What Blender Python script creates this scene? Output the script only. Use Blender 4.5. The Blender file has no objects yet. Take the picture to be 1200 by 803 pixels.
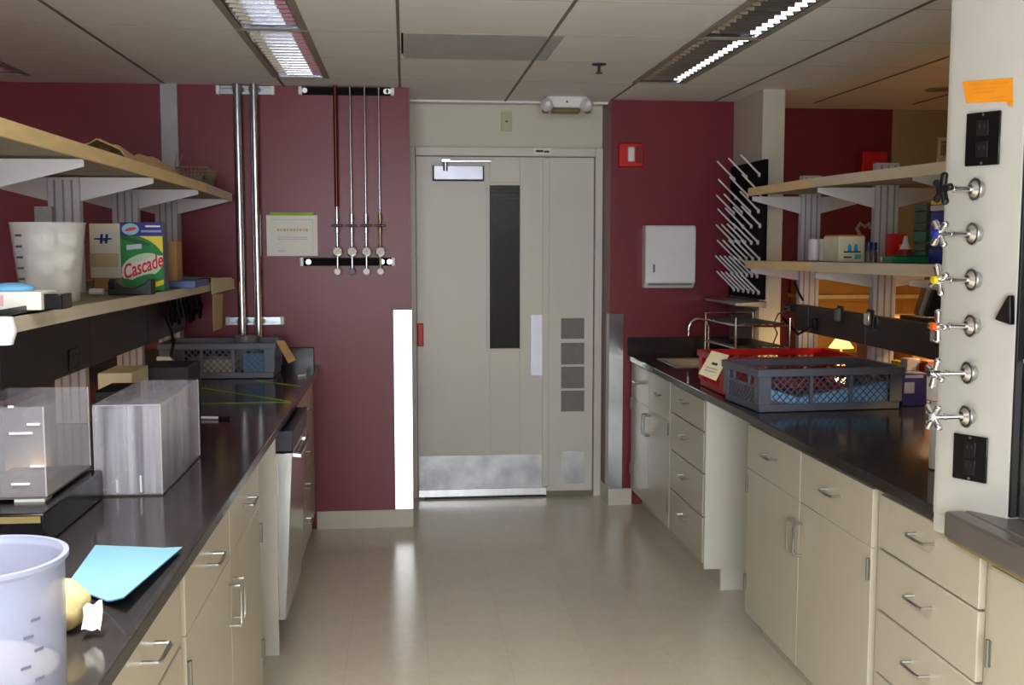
import bpy, bmesh, math, random
from mathutils import Vector, Matrix
random.seed(7)
R = math.radians
SC = bpy.context.scene
COL = SC.collection

# ------------------------------------------------------------------ camera
FPX = 1256.4; PITCH = 0.0915; YAW = 0.09975; CAMZ = 1.5615
cd = bpy.data.cameras.new('camera'); cam = bpy.data.objects.new('camera', cd); COL.objects.link(cam)
cd.sensor_width = 36.0; cd.lens = FPX / 1200 * 36.0; cd.clip_start = 0.05
cam.location = (0, 0, CAMZ); cam.rotation_euler = (math.pi/2 - PITCH, 0, -YAW)
SC.camera = cam
_cy, _sy, _cp, _sp = math.cos(YAW), math.sin(YAW), math.cos(PITCH), math.sin(PITCH)
_F = Vector((_sy*_cp, _cy*_cp, -_sp)); _Rt = Vector((_cy, -_sy, 0)); _U = _Rt.cross(_F); _C = Vector((0, 0, CAMZ))
def ray(x, y): return _F + _Rt*((x-600)/FPX) - _U*((y-401.5)/FPX)
def W(x, y, axis, v):
    """point of a surveyed plane (X, Y or Z = v) seen at photo position x, y"""
    r = ray(x, y); i = 'XYZ'.index(axis)
    return _C + r*((v-_C[i])/r[i])
def WP(x, y, p, n):
    r = ray(x, y); return _C + r*((Vector(p)-_C).dot(n)/r.dot(n))

# ------------------------------------------------------------------ materials
MATS = {}
def s2l(c):
    return tuple((v/12.92 if v <= .04045 else ((v+.055)/1.055)**2.4) for v in c)
def mat(name, rgb, rough=.5, metal=0., noise=.06, scale=12., bump=0., alpha=1., trans=0., ior=1.45, emit=None, estr=0., coat=0., aniso=0., stretch=None):
    if name in MATS: return MATS[name]
    m = bpy.data.materials.new(name); m.use_nodes = True; MATS[name] = m
    nt = m.node_tree; b = nt.nodes['Principled BSDF']
    c = s2l([v/255 for v in rgb])
    b.inputs['Roughness'].default_value = rough; b.inputs['Metallic'].default_value = metal
    b.inputs['IOR'].default_value = ior
    b.inputs['Alpha'].default_value = alpha; b.inputs['Transmission Weight'].default_value = trans
    b.inputs['Coat Weight'].default_value = coat
    if aniso: b.inputs['Anisotropic'].default_value = aniso
    tc = nt.nodes.new('ShaderNodeTexCoord'); mp = nt.nodes.new('ShaderNodeMapping')
    if stretch: mp.inputs['Scale'].default_value = stretch
    nz = nt.nodes.new('ShaderNodeTexNoise'); nz.inputs['Scale'].default_value = scale; nz.inputs['Detail'].default_value = 4
    nt.links.new(tc.outputs['Object'], mp.inputs['Vector']); nt.links.new(mp.outputs['Vector'], nz.inputs['Vector'])
    rp = nt.nodes.new('ShaderNodeValToRGB')
    rp.color_ramp.elements[0].position = .3; rp.color_ramp.elements[1].position = .7
    rp.color_ramp.elements[0].color = tuple(v*(1-noise) for v in c)+(1,)
    rp.color_ramp.elements[1].color = tuple(min(1, v*(1+noise)) for v in c)+(1,)
    nt.links.new(nz.outputs['Fac'], rp.inputs['Fac']); nt.links.new(rp.outputs['Color'], b.inputs['Base Color'])
    if bump:
        bp = nt.nodes.new('ShaderNodeBump'); bp.inputs['Strength'].default_value = bump; bp.inputs['Distance'].default_value = .01
        nt.links.new(nz.outputs['Fac'], bp.inputs['Height']); nt.links.new(bp.outputs['Normal'], b.inputs['Normal'])
    if emit:
        b.inputs['Emission Color'].default_value = s2l([v/255 for v in emit])+(1,); b.inputs['Emission Strength'].default_value = estr
    return m
def thin_clear(name, rgb, alpha, rough=.1):
    """a thin translucent plastic sheet"""
    if name in MATS: return MATS[name]
    m = mat(name, rgb, rough, noise=.02)
    m.node_tree.nodes['Principled BSDF'].inputs['Alpha'].default_value = alpha
    return m

M_red = mat('crimson wall paint', (116, 33, 46), .4, noise=.05, scale=2.2, coat=.1)
M_red.node_tree.nodes['Principled BSDF'].inputs['Specular IOR Level'].default_value = .4
M_red.node_tree.nodes['Principled BSDF'].inputs['Coat Roughness'].default_value = .25
M_cream = mat('cream wall paint', (203, 200, 188), .45, noise=.03, scale=3)
M_olive = mat('olive wall paint', (165, 152, 118), .6, noise=.04, scale=3)
M_door = mat('cream door paint', (208, 206, 197), .38, noise=.03, scale=2.5)
M_cab = mat('cream cabinet enamel', (194, 188, 171), .28, noise=.025, scale=3)
M_cabw = mat('white melamine panel', (215, 212, 202), .4, noise=.02)
M_ceil = mat('ceiling tile', (232, 232, 232), .9, noise=.025, scale=60, bump=.04)
M_tbar = mat('ceiling tee bar', (120, 114, 106), .6)
M_base = mat('vinyl baseboard', (206, 200, 188), .4, noise=.03)
M_top = mat('black epoxy worktop', (50, 46, 46), .13, noise=.12, scale=25)
M_dark = mat('dark grey raceway', (66, 61, 60), .5, noise=.05)
M_upr = mat('pale grey upright steel', (196, 196, 206), .4, noise=.03)
M_brk = mat('white bracket steel', (205, 204, 208), .4, noise=.03)
M_slot = mat('slot shadow grey', (138, 138, 148), .6)
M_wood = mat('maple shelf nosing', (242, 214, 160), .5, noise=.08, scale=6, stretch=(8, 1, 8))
M_wood2 = mat('grey taupe shelf nosing', (218, 207, 186), .5, noise=.06, scale=6, stretch=(8, 1, 8))
M_shelf = mat('shelf laminate', (150, 140, 118), .6, noise=.06)
M_steel = mat('brushed stainless', (200, 200, 200), .3, 1., noise=.08, scale=30, stretch=(1, 1, .15))
M_guard = mat('polished steel guard', (225, 225, 225), .22, 1., noise=.04, scale=8)
M_galv = mat('galvanised conduit', (190, 196, 200), .22, 1., noise=.06, scale=20)
M_guard2 = mat('dim reflection steel', (165, 168, 166), .2, 1., noise=.1, scale=8)  # left guard's steel, darkened for the dimmer reflections at right
M_mblack = mat('matte black', (12, 12, 14), .75, noise=.1)
M_mblack.node_tree.nodes['Principled BSDF'].inputs['Specular IOR Level'].default_value = .2
M_kick = mat('scuffed kick plate', (160, 160, 162), .42, .85, noise=.25, scale=9)
M_chrome = mat('chrome', (225, 225, 228), .12, 1., noise=.02)
M_pull = mat('satin pull metal', (190, 190, 188), .28, 1., noise=.03)
M_black = mat('black plastic', (18, 18, 20), .4, noise=.1)
M_blackg = mat('gloss black plate', (14, 14, 17), .18, noise=.1)
M_white = mat('white plastic', (228, 228, 230), .35, noise=.02)
M_whitep = mat('white paper', (232, 230, 224), .8, noise=.03)
M_grey = mat('mid grey plastic', (112, 113, 122), .5, noise=.05)
M_ventg = mat('grey vent', (130, 126, 122), .7, noise=.1, scale=90)
M_redp = mat('red plastic', (196, 22, 22), .4, noise=.04)
M_cratec = mat('slate grey crate plastic', (98, 102, 116), .45, noise=.05)
M_card = mat('brown cardboard', (190, 148, 98), .8, noise=.06)
M_tag = mat('cream card tag', (226, 214, 178), .8, noise=.04)
M_blue = mat('blue plastic', (36, 48, 160), .35, noise=.05)
M_lblue = mat('light blue pad', (128, 180, 202), .8, noise=.04)
M_dblue = mat('blue pad backing', (84, 140, 182), .7, noise=.04)
M_teal = mat('pale teal paper', (140, 178, 184), .8, noise=.05)
M_green = mat('green plastic', (34, 128, 84), .35, noise=.06)
M_cream2 = mat('cream cloth', (206, 188, 136), .9, noise=.12, scale=30, bump=.3)
M_copper = mat('dark copper tube', (98, 44, 36), .35, .7, noise=.1)
M_brass = mat('brass', (158, 142, 108), .4, 1., noise=.05)
M_lime = mat('lime tape', (176, 222, 40), .6, noise=.08)
M_orange = mat('orange plastic', (236, 98, 26), .4)
M_sticker = mat('orange sticker', (234, 146, 22), .6, noise=.05)
M_stick2 = mat('darker orange print', (222, 132, 20), .6)
M_yellow = mat('yellow plastic', (226, 206, 40), .4)
M_lav = mat('pale lavender plate', (206, 208, 226), .3, .3)
M_text = mat('grey print', (150, 142, 140), .8)
M_textd = mat('dark print', (62, 60, 66), .8)
M_lemon = mat('pale lime strip', (146, 186, 52), .7)
M_alu = mat('mirror louver aluminium', (205, 206, 212), .16, 1., noise=.03)
M_flange = mat('fixture flange enamel', (150, 142, 132), .5)
M_glass = mat('dark wired glass', (20, 24, 26), .06, noise=.02, alpha=.55)
M_acr = thin_clear('clear acrylic', (226, 226, 240), .2, .12)
def streaks(m, lo, hi):
    nt = m.node_tree; tc = nt.nodes.new('ShaderNodeTexCoord'); mp = nt.nodes.new('ShaderNodeMapping'); mp.inputs['Scale'].default_value = (38, 14, 1.2)
    nz = nt.nodes.new('ShaderNodeTexNoise'); nz.inputs['Scale'].default_value = 1; nz.inputs['Detail'].default_value = 3
    mr = nt.nodes.new('ShaderNodeMapRange'); mr.inputs['From Min'].default_value = .35; mr.inputs['From Max'].default_value = .65; mr.inputs['To Min'].default_value = lo; mr.inputs['To Max'].default_value = hi
    nt.links.new(tc.outputs['Object'], mp.inputs['Vector']); nt.links.new(mp.outputs['Vector'], nz.inputs['Vector']); nt.links.new(nz.outputs['Fac'], mr.inputs['Value']); nt.links.new(mr.outputs['Result'], nt.nodes['Principled BSDF'].inputs['Alpha'])
streaks(M_acr, .08, .34)
M_acr2 = thin_clear('clear acrylic tank', (205, 205, 216), .13, .1)
M_acre = thin_clear('acrylic edge highlight', (214, 214, 222), .35, .2)  # pale tint that paints the highlights along the tank edges
M_acrd = mat('acrylic bottom seam', (88, 84, 82), .3)
M_poly = thin_clear('milky polypropylene', (158, 165, 190), .48, .3)
M_poly2 = thin_clear('milky pitcher plastic', (238, 238, 236), .3, .3)
M_bulb = mat('fluorescent tube', (230, 232, 236), .3)
M_bulbon = mat('lit fluorescent tube', (240, 242, 246), .3, emit=(250, 250, 255), estr=4)
M_warm = mat('warm under shelf tube', (255, 214, 150), .4, emit=(255, 190, 110), estr=6)
M_lens = mat('clear lamp lens', (214, 212, 200), .08, .75, noise=.05)
M_wire = mat('tan basket wire', (150, 136, 104), .5, .4)
M_kraft = mat('crumpled kraft paper', (224, 190, 142), .85, noise=.1, bump=.3)
M_amber = mat('amber wood cupboard', (198, 140, 62), .6, noise=.1, scale=5)
M_hall = mat('hall locker grey', (132, 138, 140), .5, noise=.05)

# floor: waxed vinyl composition tiles
def floor_mat():
    m = bpy.data.materials.new('waxed vinyl tiles'); m.use_nodes = True; nt = m.node_tree; b = nt.nodes['Principled BSDF']
    tc = nt.nodes.new('ShaderNodeTexCoord')
    br = nt.nodes.new('ShaderNodeTexBrick'); br.offset = 0; br.squash = 1
    br.inputs['Scale'].default_value = 1; br.inputs['Brick Width'].default_value = .305; br.inputs['Row Height'].default_value = .305
    br.inputs['Mortar Size'].default_value = .0012; br.inputs['Mortar Smooth'].default_value = .3
    br.inputs['Color1'].default_value = s2l((.90, .87, .80))+(1,); br.inputs['Color2'].default_value = s2l((.89, .86, .79))+(1,)
    br.inputs['Mortar'].default_value = s2l((.84, .81, .745))+(1,)
    n1 = nt.nodes.new('ShaderNodeTexNoise'); n1.inputs['Scale'].default_value = 26; n1.inputs['Detail'].default_value = 6
    n2 = nt.nodes.new('ShaderNodeTexNoise'); n2.inputs['Scale'].default_value = 1.6; n2.inputs['Detail'].default_value = 5
    mx = nt.nodes.new('ShaderNodeMix'); mx.data_type = 'RGBA'; mx.blend_type = 'MULTIPLY'; mx.inputs[0].default_value = .8
    rp = nt.nodes.new('ShaderNodeValToRGB'); rp.color_ramp.elements[0].position = .35; rp.color_ramp.elements[1].position = .65
    rp.color_ramp.elements[0].color = (.94, .935, .93, 1); rp.color_ramp.elements[1].color = (1, 1, 1, 1)
    nt.links.new(tc.outputs['Object'], br.inputs['Vector']); nt.links.new(tc.outputs['Object'], n1.inputs['Vector']); nt.links.new(tc.outputs['Object'], n2.inputs['Vector'])
    nt.links.new(n1.outputs['Fac'], rp.inputs['Fac'])
    nt.links.new(br.outputs['Color'], mx.inputs[6]); nt.links.new(rp.outputs['Color'], mx.inputs[7])
    nt.links.new(mx.outputs[2], b.inputs['Base Color'])
    r2 = nt.nodes.new('ShaderNodeMapRange'); r2.inputs['To Min'].default_value = .13; r2.inputs['To Max'].default_value = .27
    nt.links.new(n2.outputs['Fac'], r2.inputs['Value']); nt.links.new(r2.outputs['Result'], b.inputs['Roughness'])
    return m
M_floor = floor_mat()

# ------------------------------------------------------------------ mesh builder
OFF = {}
class MB:
    def __init__(s): s.v = []; s.f = []
    def add(s, vs, fs):
        o = len(s.v); s.v += [Vector(v) for v in vs]; s.f += [tuple(i+o for i in f) for f in fs]; return s
    def box(s, x0, x1, y0, y1, z0, z1):
        x0, x1 = min(x0, x1), max(x0, x1); y0, y1 = min(y0, y1), max(y0, y1); z0, z1 = min(z0, z1), max(z0, z1)
        return s.add([(x0,y0,z0),(x1,y0,z0),(x1,y1,z0),(x0,y1,z0),(x0,y0,z1),(x1,y0,z1),(x1,y1,z1),(x0,y1,z1)],
                     [(0,3,2,1),(4,5,6,7),(0,1,5,4),(1,2,6,5),(2,3,7,6),(3,0,4,7)])
    def obox(s, c, size, M=None):
        c = Vector(c); a, b, d = [q/2 for q in size]; M = M or Matrix.Identity(3)
        pts = [(-a,-b,-d),(a,-b,-d),(a,b,-d),(-a,b,-d),(-a,-b,d),(a,-b,d),(a,b,d),(-a,b,d)]
        return s.add([c + M @ Vector(p) for p in pts], [(0,3,2,1),(4,5,6,7),(0,1,5,4),(1,2,6,5),(2,3,7,6),(3,0,4,7)])
    def prism(s, poly, vec):
        n = len(poly); vec = Vector(vec); P = [Vector(p) for p in poly]
        nrm = sum(((P[i]).cross(P[(i+1) % n]) for i in range(n)), Vector())
        if nrm.dot(vec) > 0: P.reverse()
        return s.add(P + [p+vec for p in P], [tuple(range(n)), tuple(reversed(range(n, 2*n)))] +
                     [(i, i+n, (i+1) % n+n, (i+1) % n) for i in range(n)])
    def bar(s, p0, p1, w, h=None, up=(0,0,1)):
        p0, p1 = Vector(p0), Vector(p1); d = (p1-p0); L = d.length; d.normalize(); up = Vector(up)
        if abs(d.dot(up)) > .99: up = Vector((1,0,0))
        x = d.cross(up).normalized(); z = x.cross(d)
        return s.obox((p0+p1)/2, (w, L, h or w), Matrix((x, d, z)).transposed())
    def cyl(s, p0, p1, r, r1=None, n=16):
        p0, p1 = Vector(p0), Vector(p1); r1 = r if r1 is None else r1; d = (p1-p0).normalized()
        a = d.orthogonal().normalized(); b = d.cross(a)
        vs = [p0 + (a*math.cos(t)+b*math.sin(t))*r for t in [2*math.pi*i/n for i in range(n)]]
        vs += [p1 + (a*math.cos(t)+b*math.sin(t))*r1 for t in [2*math.pi*i/n for i in range(n)]]
        return s.add(vs, [tuple(reversed(range(n))), tuple(range(n, 2*n))] + [(i, (i+1) % n, (i+1) % n+n, i+n) for i in range(n)])
    def tube(s, pts, r, n=8):
        P = [Vector(p) for p in pts]; m = len(P); vs = []; pa = None
        for i, p in enumerate(P):
            d = (P[min(i+1, m-1)]-P[max(i-1, 0)]).normalized()
            if pa is None: a = d.orthogonal().normalized()
            else: a = (pa - d*pa.dot(d)).normalized()
            pa = a; b = d.cross(a)
            vs += [p + (a*math.cos(2*math.pi*k/n)+b*math.sin(2*math.pi*k/n))*r for k in range(n)]
        fs = [tuple(reversed(range(n))), tuple(range((m-1)*n, m*n))]
        for i in range(m-1):
            fs += [(i*n+k, i*n+(k+1) % n, (i+1)*n+(k+1) % n, (i+1)*n+k) for k in range(n)]
        return s.add(vs, fs)
    def lathe(s, prof, c, n=32, sx=1, sy=1, axis='Z'):
        """prof: (r, h) list, closed loops allowed; r=0 ends are poles"""
        c = Vector(c); vs = []; fs = []
        for r, h in prof:
            for k in range(n):
                t = 2*math.pi*k/n; p = (r*sx*math.cos(t), r*sy*math.sin(t), h)
                if axis == 'Y': p = (p[0], -p[2], p[1])
                vs.append(c+Vector(p))
        for i in range(len(prof)-1):
            fs += [(i*n+k, i*n+(k+1) % n, (i+1)*n+(k+1) % n, (i+1)*n+k) for k in range(n)]
        if prof[0] != prof[-1]:
            fs.append(tuple(reversed(range(n)))); fs.append(tuple(range((len(prof)-1)*n, len(prof)*n)))
        return s.add(vs, fs)
    def ball(s, c, r, sc=(1,1,1), n=16, m=10, jit=0.):
        rnd = random.Random(3); c = Vector(c)
        prof = []; vs = [c+Vector((0,0,-r*sc[2]))]; fs = []
        for j in range(1, m):
            a = -math.pi/2 + math.pi*j/m
            for k in range(n):
                t = 2*math.pi*k/n; q = 1 + rnd.uniform(-jit, jit)
                vs.append(c+Vector((r*sc[0]*math.cos(a)*math.cos(t)*q, r*sc[1]*math.cos(a)*math.sin(t)*q, r*sc[2]*math.sin(a)*q)))
        vs.append(c+Vector((0,0,r*sc[2]))); top = len(vs)-1
        for k in range(n):
            fs.append((0, 1+(k+1) % n, 1+k)); fs.append((top, 1+(m-2)*n+k, 1+(m-2)*n+(k+1) % n))
        for j in range(m-2):
            fs += [(1+j*n+k, 1+j*n+(k+1) % n, 1+(j+1)*n+(k+1) % n, 1+(j+1)*n+k) for k in range(n)]
        return s.add(vs, fs)
    def sheet(s, fn, nu, nv, th=.002):
        """thin solid sheet from fn(u,v)"""
        top = [Vector(fn(i/nu, j/nv)) for i in range(nu+1) for j in range(nv+1)]; N = len(top)
        bot = [p - Vector((0,0,th)) for p in top]; q = lambda i, j: i*(nv+1)+j
        fs = []
        for i in range(nu):
            for j in range(nv):
                f = (q(i,j), q(i+1,j), q(i+1,j+1), q(i,j+1)); fs.append(f); fs.append(tuple(N+k for k in reversed(f)))
        for i in range(nu):
            fs.append((q(i,0), N+q(i,0), N+q(i+1,0), q(i+1,0))); fs.append((q(i+1,nv), N+q(i+1,nv), N+q(i,nv), q(i,nv)))
        for j in range(nv):
            fs.append((q(0,j+1), N+q(0,j+1), N+q(0,j), q(0,j))); fs.append((q(nu,j), N+q(nu,j), N+q(nu,j+1), q(nu,j+1)))
        return s.add(top+bot, fs)
    def build(s, name, m, parent=None, smooth=False, bevel=0., seg=2, sub=0, **tags):
        me = bpy.data.meshes.new(name)
        if parent is not None: off = OFF[parent.name]
        else:
            xs = [v.x for v in s.v]; ys = [v.y for v in s.v]; zs = [v.z for v in s.v]
            off = Vector(((min(xs)+max(xs))/2, (min(ys)+max(ys))/2, min(zs)))
        me.from_pydata([v-off for v in s.v], [], s.f); me.update()
        bm = bmesh.new(); bm.from_mesh(me); bmesh.ops.recalc_face_normals(bm, faces=bm.faces); bm.to_mesh(me); bm.free()
        me.materials.append(m)
        o = bpy.data.objects.new(name, me); COL.objects.link(o)
        if parent is None: o.location = off
        else: o.parent = parent
        OFF[o.name] = off
        if bevel:
            b = o.modifiers.new('bevel', 'BEVEL'); b.width = bevel; b.segments = seg; b.limit_method = 'ANGLE'; b.angle_limit = R(40)
        if sub:
            b = o.modifiers.new('sub', 'SUBSURF'); b.levels = sub; b.render_levels = sub
        if smooth or bevel or sub:
            me.shade_smooth()
            if not sub: me.set_sharp_from_angle(angle=R(38))
        for k, v in tags.items(): o[k] = v
        return o
def thing(name, label, cat, loc, group=None, rz=0., local=False):
    o = bpy.data.objects.new(name, None); COL.objects.link(o); o.empty_display_size = .1
    o.location = loc; o.rotation_euler = (0, 0, rz); OFF[o.name] = Vector((0,0,0)) if local else Vector(loc)
    o['label'] = label; o['category'] = cat
    if group: o['group'] = group
    return o
def tag(o, label, cat, group=None):
    o['label'] = label; o['category'] = cat
    if group: o['group'] = group
    return o
def struct(o): o['kind'] = 'structure'; return o
def text(name, body, size, M, m, parent, ext=.0006, shear=0., bold=0., align='CENTER'):
    cu = bpy.data.curves.new('t', 'FONT'); cu.body = body; cu.size = size; cu.extrude = ext; cu.shear = shear; cu.offset = bold
    cu.align_x = align; cu.align_y = 'CENTER'; cu.resolution_u = 3
    t = bpy.data.objects.new('t', cu); COL.objects.link(t)
    dg = bpy.context.evaluated_depsgraph_get(); dg.update()
    me = bpy.data.meshes.new_from_object(t.evaluated_get(dg)); bpy.data.objects.remove(t)
    me.transform(M); me.transform(Matrix.Translation(-OFF[parent.name])); me.materials.clear(); me.materials.append(m)
    o = bpy.data.objects.new(name, me); COL.objects.link(o); o.parent = parent; OFF[o.name] = OFF[parent.name]
    return o
def frame_m(o, xd, yd):
    xd = Vector(xd).normalized(); yd = Vector(yd).normalized(); zd = xd.cross(yd)
    m = Matrix((xd, yd, zd)).transposed().to_4x4(); m.translation = Vector(o); return m

# ------------------------------------------------------------------ the room
HC = 2.396; YA = 5.86; YD = 6.54; YB = 6.24; XL, XR, XRR = 0.034, 1.205, 3.75
XLL = -3.6; YBK = -3.2
struct(MB().box(XLL, XRR, YBK, 9.0, -.1, 0).build('floor', M_floor))
# ceiling sheet with cut-outs for the light troughs and the return grille
LW = .255
TX = -.0161; MOD = .6096; Y0 = 5.583
fix = []
for k, x0 in (('l', -.633), ('r', 1.19), ('ll', TX-3*MOD-.25), ('rr', 3.0)):
    for j in range(6 if k in 'lr' else 4):
        y1 = 5.545 - j*1.22
        if k == 'll': y1 = 5.6 - j*1.22
        fix.append((k, x0, x0+LW, y1-1.2, y1))
VENT = (-.005, .652, 4.365, 4.945)
holes = [(a, b, c, d) for _, a, b, c, d in fix] + [VENT]
xs = sorted({XLL, XRR, *[h[0] for h in holes], *[h[1] for h in holes]}); ys = sorted({YBK, 9.0, *[h[2] for h in holes], *[h[3] for h in holes]})
mb = MB()
for i in range(len(xs)-1):
    for j in range(len(ys)-1):
        cx, cy = (xs[i]+xs[i+1])/2, (ys[j]+ys[j+1])/2
        if any(h[0] < cx < h[1] and h[2] < cy < h[3] for h in holes): continue
        mb.box(xs[i], xs[i+1], ys[j], ys[j+1], HC, HC+.02)
struct(mb.build('ceiling', M_ceil))
struct(MB().box(XLL, XRR, YBK, 9.0, HC+.16, HC+.2).build('ceiling_2', M_dark))
# exposed tees
mb = MB()
def tee(x0, x1, y0, y1):
    mb.box(x0, x1, y0, y1, HC-.004, HC+.002)
for k in (-6, -4, -2, 0, 1, 3, 4, 5):
    x = TX+k*MOD; tee(x-.006, x+.006, -1.5, YA if x < XL else (YB if x > XR else YB+.14))
for x in (TX-MOD, TX+2*MOD):
    tee(x-.006, x+.006, 5.55, YA if x < XL else YB)
struct(mb.build('trim_1', M_tbar))
mb = MB()
for k in range(-9, 1):
    y = Y0+k*MOD-.004
    for a, b in ((-3.0, -.635), (-.376, 1.188), (1.447, 3.2)): mb.box(a, b, y-.003, y+.003, HC-.0005, HC+.001)
struct(mb.build('trim_2', mat('thin ceiling tee', (190, 186, 180), .7)))
# walls
struct(MB().box(XLL, XL, YA, YA+.14, 0, HC).build('wall_left_front', M_red))
struct(MB().box(XL-.14, XL, YA+.14, YD+.06, 0, HC).build('wall_return_left', M_red))
struct(MB().box(XR, 2.05, YB, YB+.14, 0, HC).build('wall_right_front', M_red))
struct(MB().box(XR, XR+.14, YB+.14, YD+.06, 0, HC).build('wall_return_right', M_red))
struct(MB().box(2.06, 3.03, 6.5, 6.6, 0, HC).build('wall_far_right', M_red))
struct(MB().box(3.03, XRR, 6.5, 6.6, 0, HC).build('wall_olive', M_olive))
struct(MB().box(XLL-.1, XLL, YBK, 9, 0, HC).build('wall_left', M_red))
struct(MB().box(XRR, XRR+.1, YBK, 9, 0, HC).build('wall_right', M_olive))
struct(MB().box(1.935, 2.06, 5.72, YB, 0, HC).box(1.935, 2.06, YB, 6.5, 0, HC).build('wall_column', M_cream, bevel=.004))
# back wall with the window the daylight comes through
wx0, wx1, wz0, wz1 = -1.5, .75, .6, 2.3
struct(MB().box(XLL, wx0, YBK-.15, YBK, 0, HC).box(wx1, XRR, YBK-.15, YBK, 0, HC).box(wx0, wx1, YBK-.15, YBK, 0, wz0).box(wx0, wx1, YBK-.15, YBK, wz1, HC).build('wall_back', M_cream))
mb = MB()
for x in (wx0+.03, (2*wx0+wx1)/3, (wx0+2*wx1)/3, wx1-.03): mb.box(x-.03, x+.03, YBK-.1, YBK-.04, wz0, wz1)
mb.box(wx0, wx1, YBK-.1, YBK-.04, wz0, wz0+.05).box(wx0, wx1, YBK-.1, YBK-.04, wz1-.05, wz1)
w1 = struct(mb.build('window_1', M_cream))
MB().box(wx0, wx1, YBK-.09, YBK-.085, wz0, wz1).build('window_pane', mat('clear window glass', (235, 240, 242), .02, noise=.01, alpha=.15), w1)
# header above the door and the soffit angle
struct(MB().box(XL, XR, YD-.02, YD+.06, 2.14, HC).build('wall_door_header', M_cream))
struct(MB().box(XL, XR, YB+.1, YB+.118, HC-.012, HC).build('trim_3', M_ceil))
# hall beyond the door
struct(MB().box(XLL, XRR, 8.9, 8.98, 0, HC).build('wall_hall', M_cream))
# pale pilaster strip on the left wall
struct(MB().box(-1.26, -1.172, YA-.03, YA, 0, HC).build('trim_4', mat('pilaster grey', (168, 170, 172), .5), bevel=.004))
# baseboards
struct(MB().box(-.49, XL+.004, YA-.012, YA, 0, .1).box(XL, XL+.004, YA-.012, YD-.07, 0, .1).build('baseboard_left', M_base, bevel=.003))
struct(MB().box(XR-.004, 1.345, YB-.012, YB, 0, .1).box(XR-.004, XR, YB-.012, YD-.07, 0, .1).build('baseboard_right', M_base, bevel=.003))

# ------------------------------------------------------------------ door
yd = YD-.03
dr = struct(MB().box(.036, .070, YD-.03, YD+.05, 0, 2.14).box(1.158, XR-.001, YD-.06, YD+.05, 0, 2.14).box(.070, 1.158, YD-.06, YD+.05, 2.088, 2.14).build('door_1', M_door, bevel=.004))
dr['label'] = 'cream metal door pair with narrow dark vision window and steel kick plate'
wl, wr, wb, wt = .515, .700, .925, 1.915
x0, x1 = .073, .862
lf = MB().box(x0, wl, yd, yd+.045, .018, 2.085).box(wr, x1, yd, yd+.045, .018, 2.085).box(wl, wr, yd, yd+.045, .018, wb).box(wl, wr, yd, yd+.045, wt, 2.085).build('door_leaf', M_door, dr, bevel=.002)
MB().box(wl, wr, yd+.018, yd+.026, wb, wt).build('vision_glass', M_glass, lf)
MB().box(wl-.018, wl, yd-.008, yd, wb-.018, wt+.018).box(wr, wr+.018, yd-.008, yd, wb-.018, wt+.018).box(wl, wr, yd-.008, yd, wb-.018, wb).box(wl, wr, yd-.008, yd, wt, wt+.018).build('vision_frame', M_door, lf, bevel=.002)
MB().box(.08, .858, yd-.003, yd, .055, .265).build('kick_plate', M_kick, lf)
mb = MB().box(.075, .865, yd-.02, yd, .012, .058)
for x in (.14, .33, .52, .72): mb.cyl((x, yd-.023, .054), (x, yd-.02, .054), .005, n=8)
mb.build('door_sweep', M_steel, lf, bevel=.002)
p = W(489, 379, 'Y', yd); q = W(496.5, 406, 'Y', yd)
MB().box(p.x, q.x, yd-.012, yd, q.z, p.z).build('red_edge_pull', M_redp, lf, bevel=.008, seg=3)
p = W(622, 369, 'Y', yd); q = W(639, 440, 'Y', yd)
MB().box(p.x, q.x, yd-.004, yd, q.z, p.z).build('push_plate', M_lav, lf, bevel=.001)
p = W(508, 194, 'Y', yd-.03); q = W(566, 211, 'Y', yd-.03)
cl = MB().box(p.x, q.x, yd-.045, yd, q.z, p.z).build('door_closer', M_lav, lf, bevel=.004)
MB().box(p.x-.004, q.x+.004, yd-.04, yd, q.z-.006, q.z).box(p.x-.006, p.x, yd-.04, yd, q.z, p.z).box(q.x, q.x+.006, yd-.04, yd, q.z, p.z).build('closer_trim', M_textd, cl)
a = W(518, 189, 'Y', yd-.06); b = W(576, 189, 'Y', yd-.06)
mb = MB().cyl((a.x+.02, yd-.06, q.z+.05), (a.x+.02, yd-.06, a.z+.01), .014).bar((a.x+.01, yd-.06, a.z), (b.x, yd-.06, b.z), .02, .012)
mb.box(a.x-.005, a.x+.05, yd-.075, yd-.03, a.z-.006, a.z+.014)
mb.build('closer_arm', M_steel, cl, bevel=.002)
x0b, x1b = .868, 1.154
l2 = MB().box(x0b, x1b, yd, yd+.045, .03, 2.085).build('narrow_leaf', M_door, dr, bevel=.002)
MB().box(x0b-.03, x0b+.012, yd-.01, yd, .06, 2.08).build('astragal', M_door, l2, bevel=.003)
for (ya, yb) in ((373, 397), (402, 427), (430, 455), (458, 482)):
    p = W(657.5, ya, 'Y', yd); q = W(684.5, yb, 'Y', yd)
    MB().box(p.x, q.x, yd-.003, yd, q.z, p.z).build('grey_notice', M_ventg, l2)
p = W(657.5, 529, 'Y', yd); q = W(684.5, 566, 'Y', yd)
MB().box(p.x, q.x, yd-.003, yd, q.z, p.z).build('kick_plate', M_kick, l2)
MB().box(.11, .86, YD-.055, YD+.03, 0, .008).build('threshold', M_black, dr)
p = W(625, 173.5, 'Y', YD-.06); q = W(646, 181, 'Y', YD-.06)
st = tag(MB().box(p.x, q.x, YD-.063, YD-.06, q.z, p.z).build('door_label', M_whitep), 'small white printed label stuck on the door frame header', 'label')
MB().box(p.x+.015, p.x+.06, YD-.0635, YD-.063, q.z+.012, p.z-.012).box(p.x+.065, q.x-.012, YD-.0635, YD-.063, q.z+.01, p.z-.016).build('print', M_textd, st)
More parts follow.
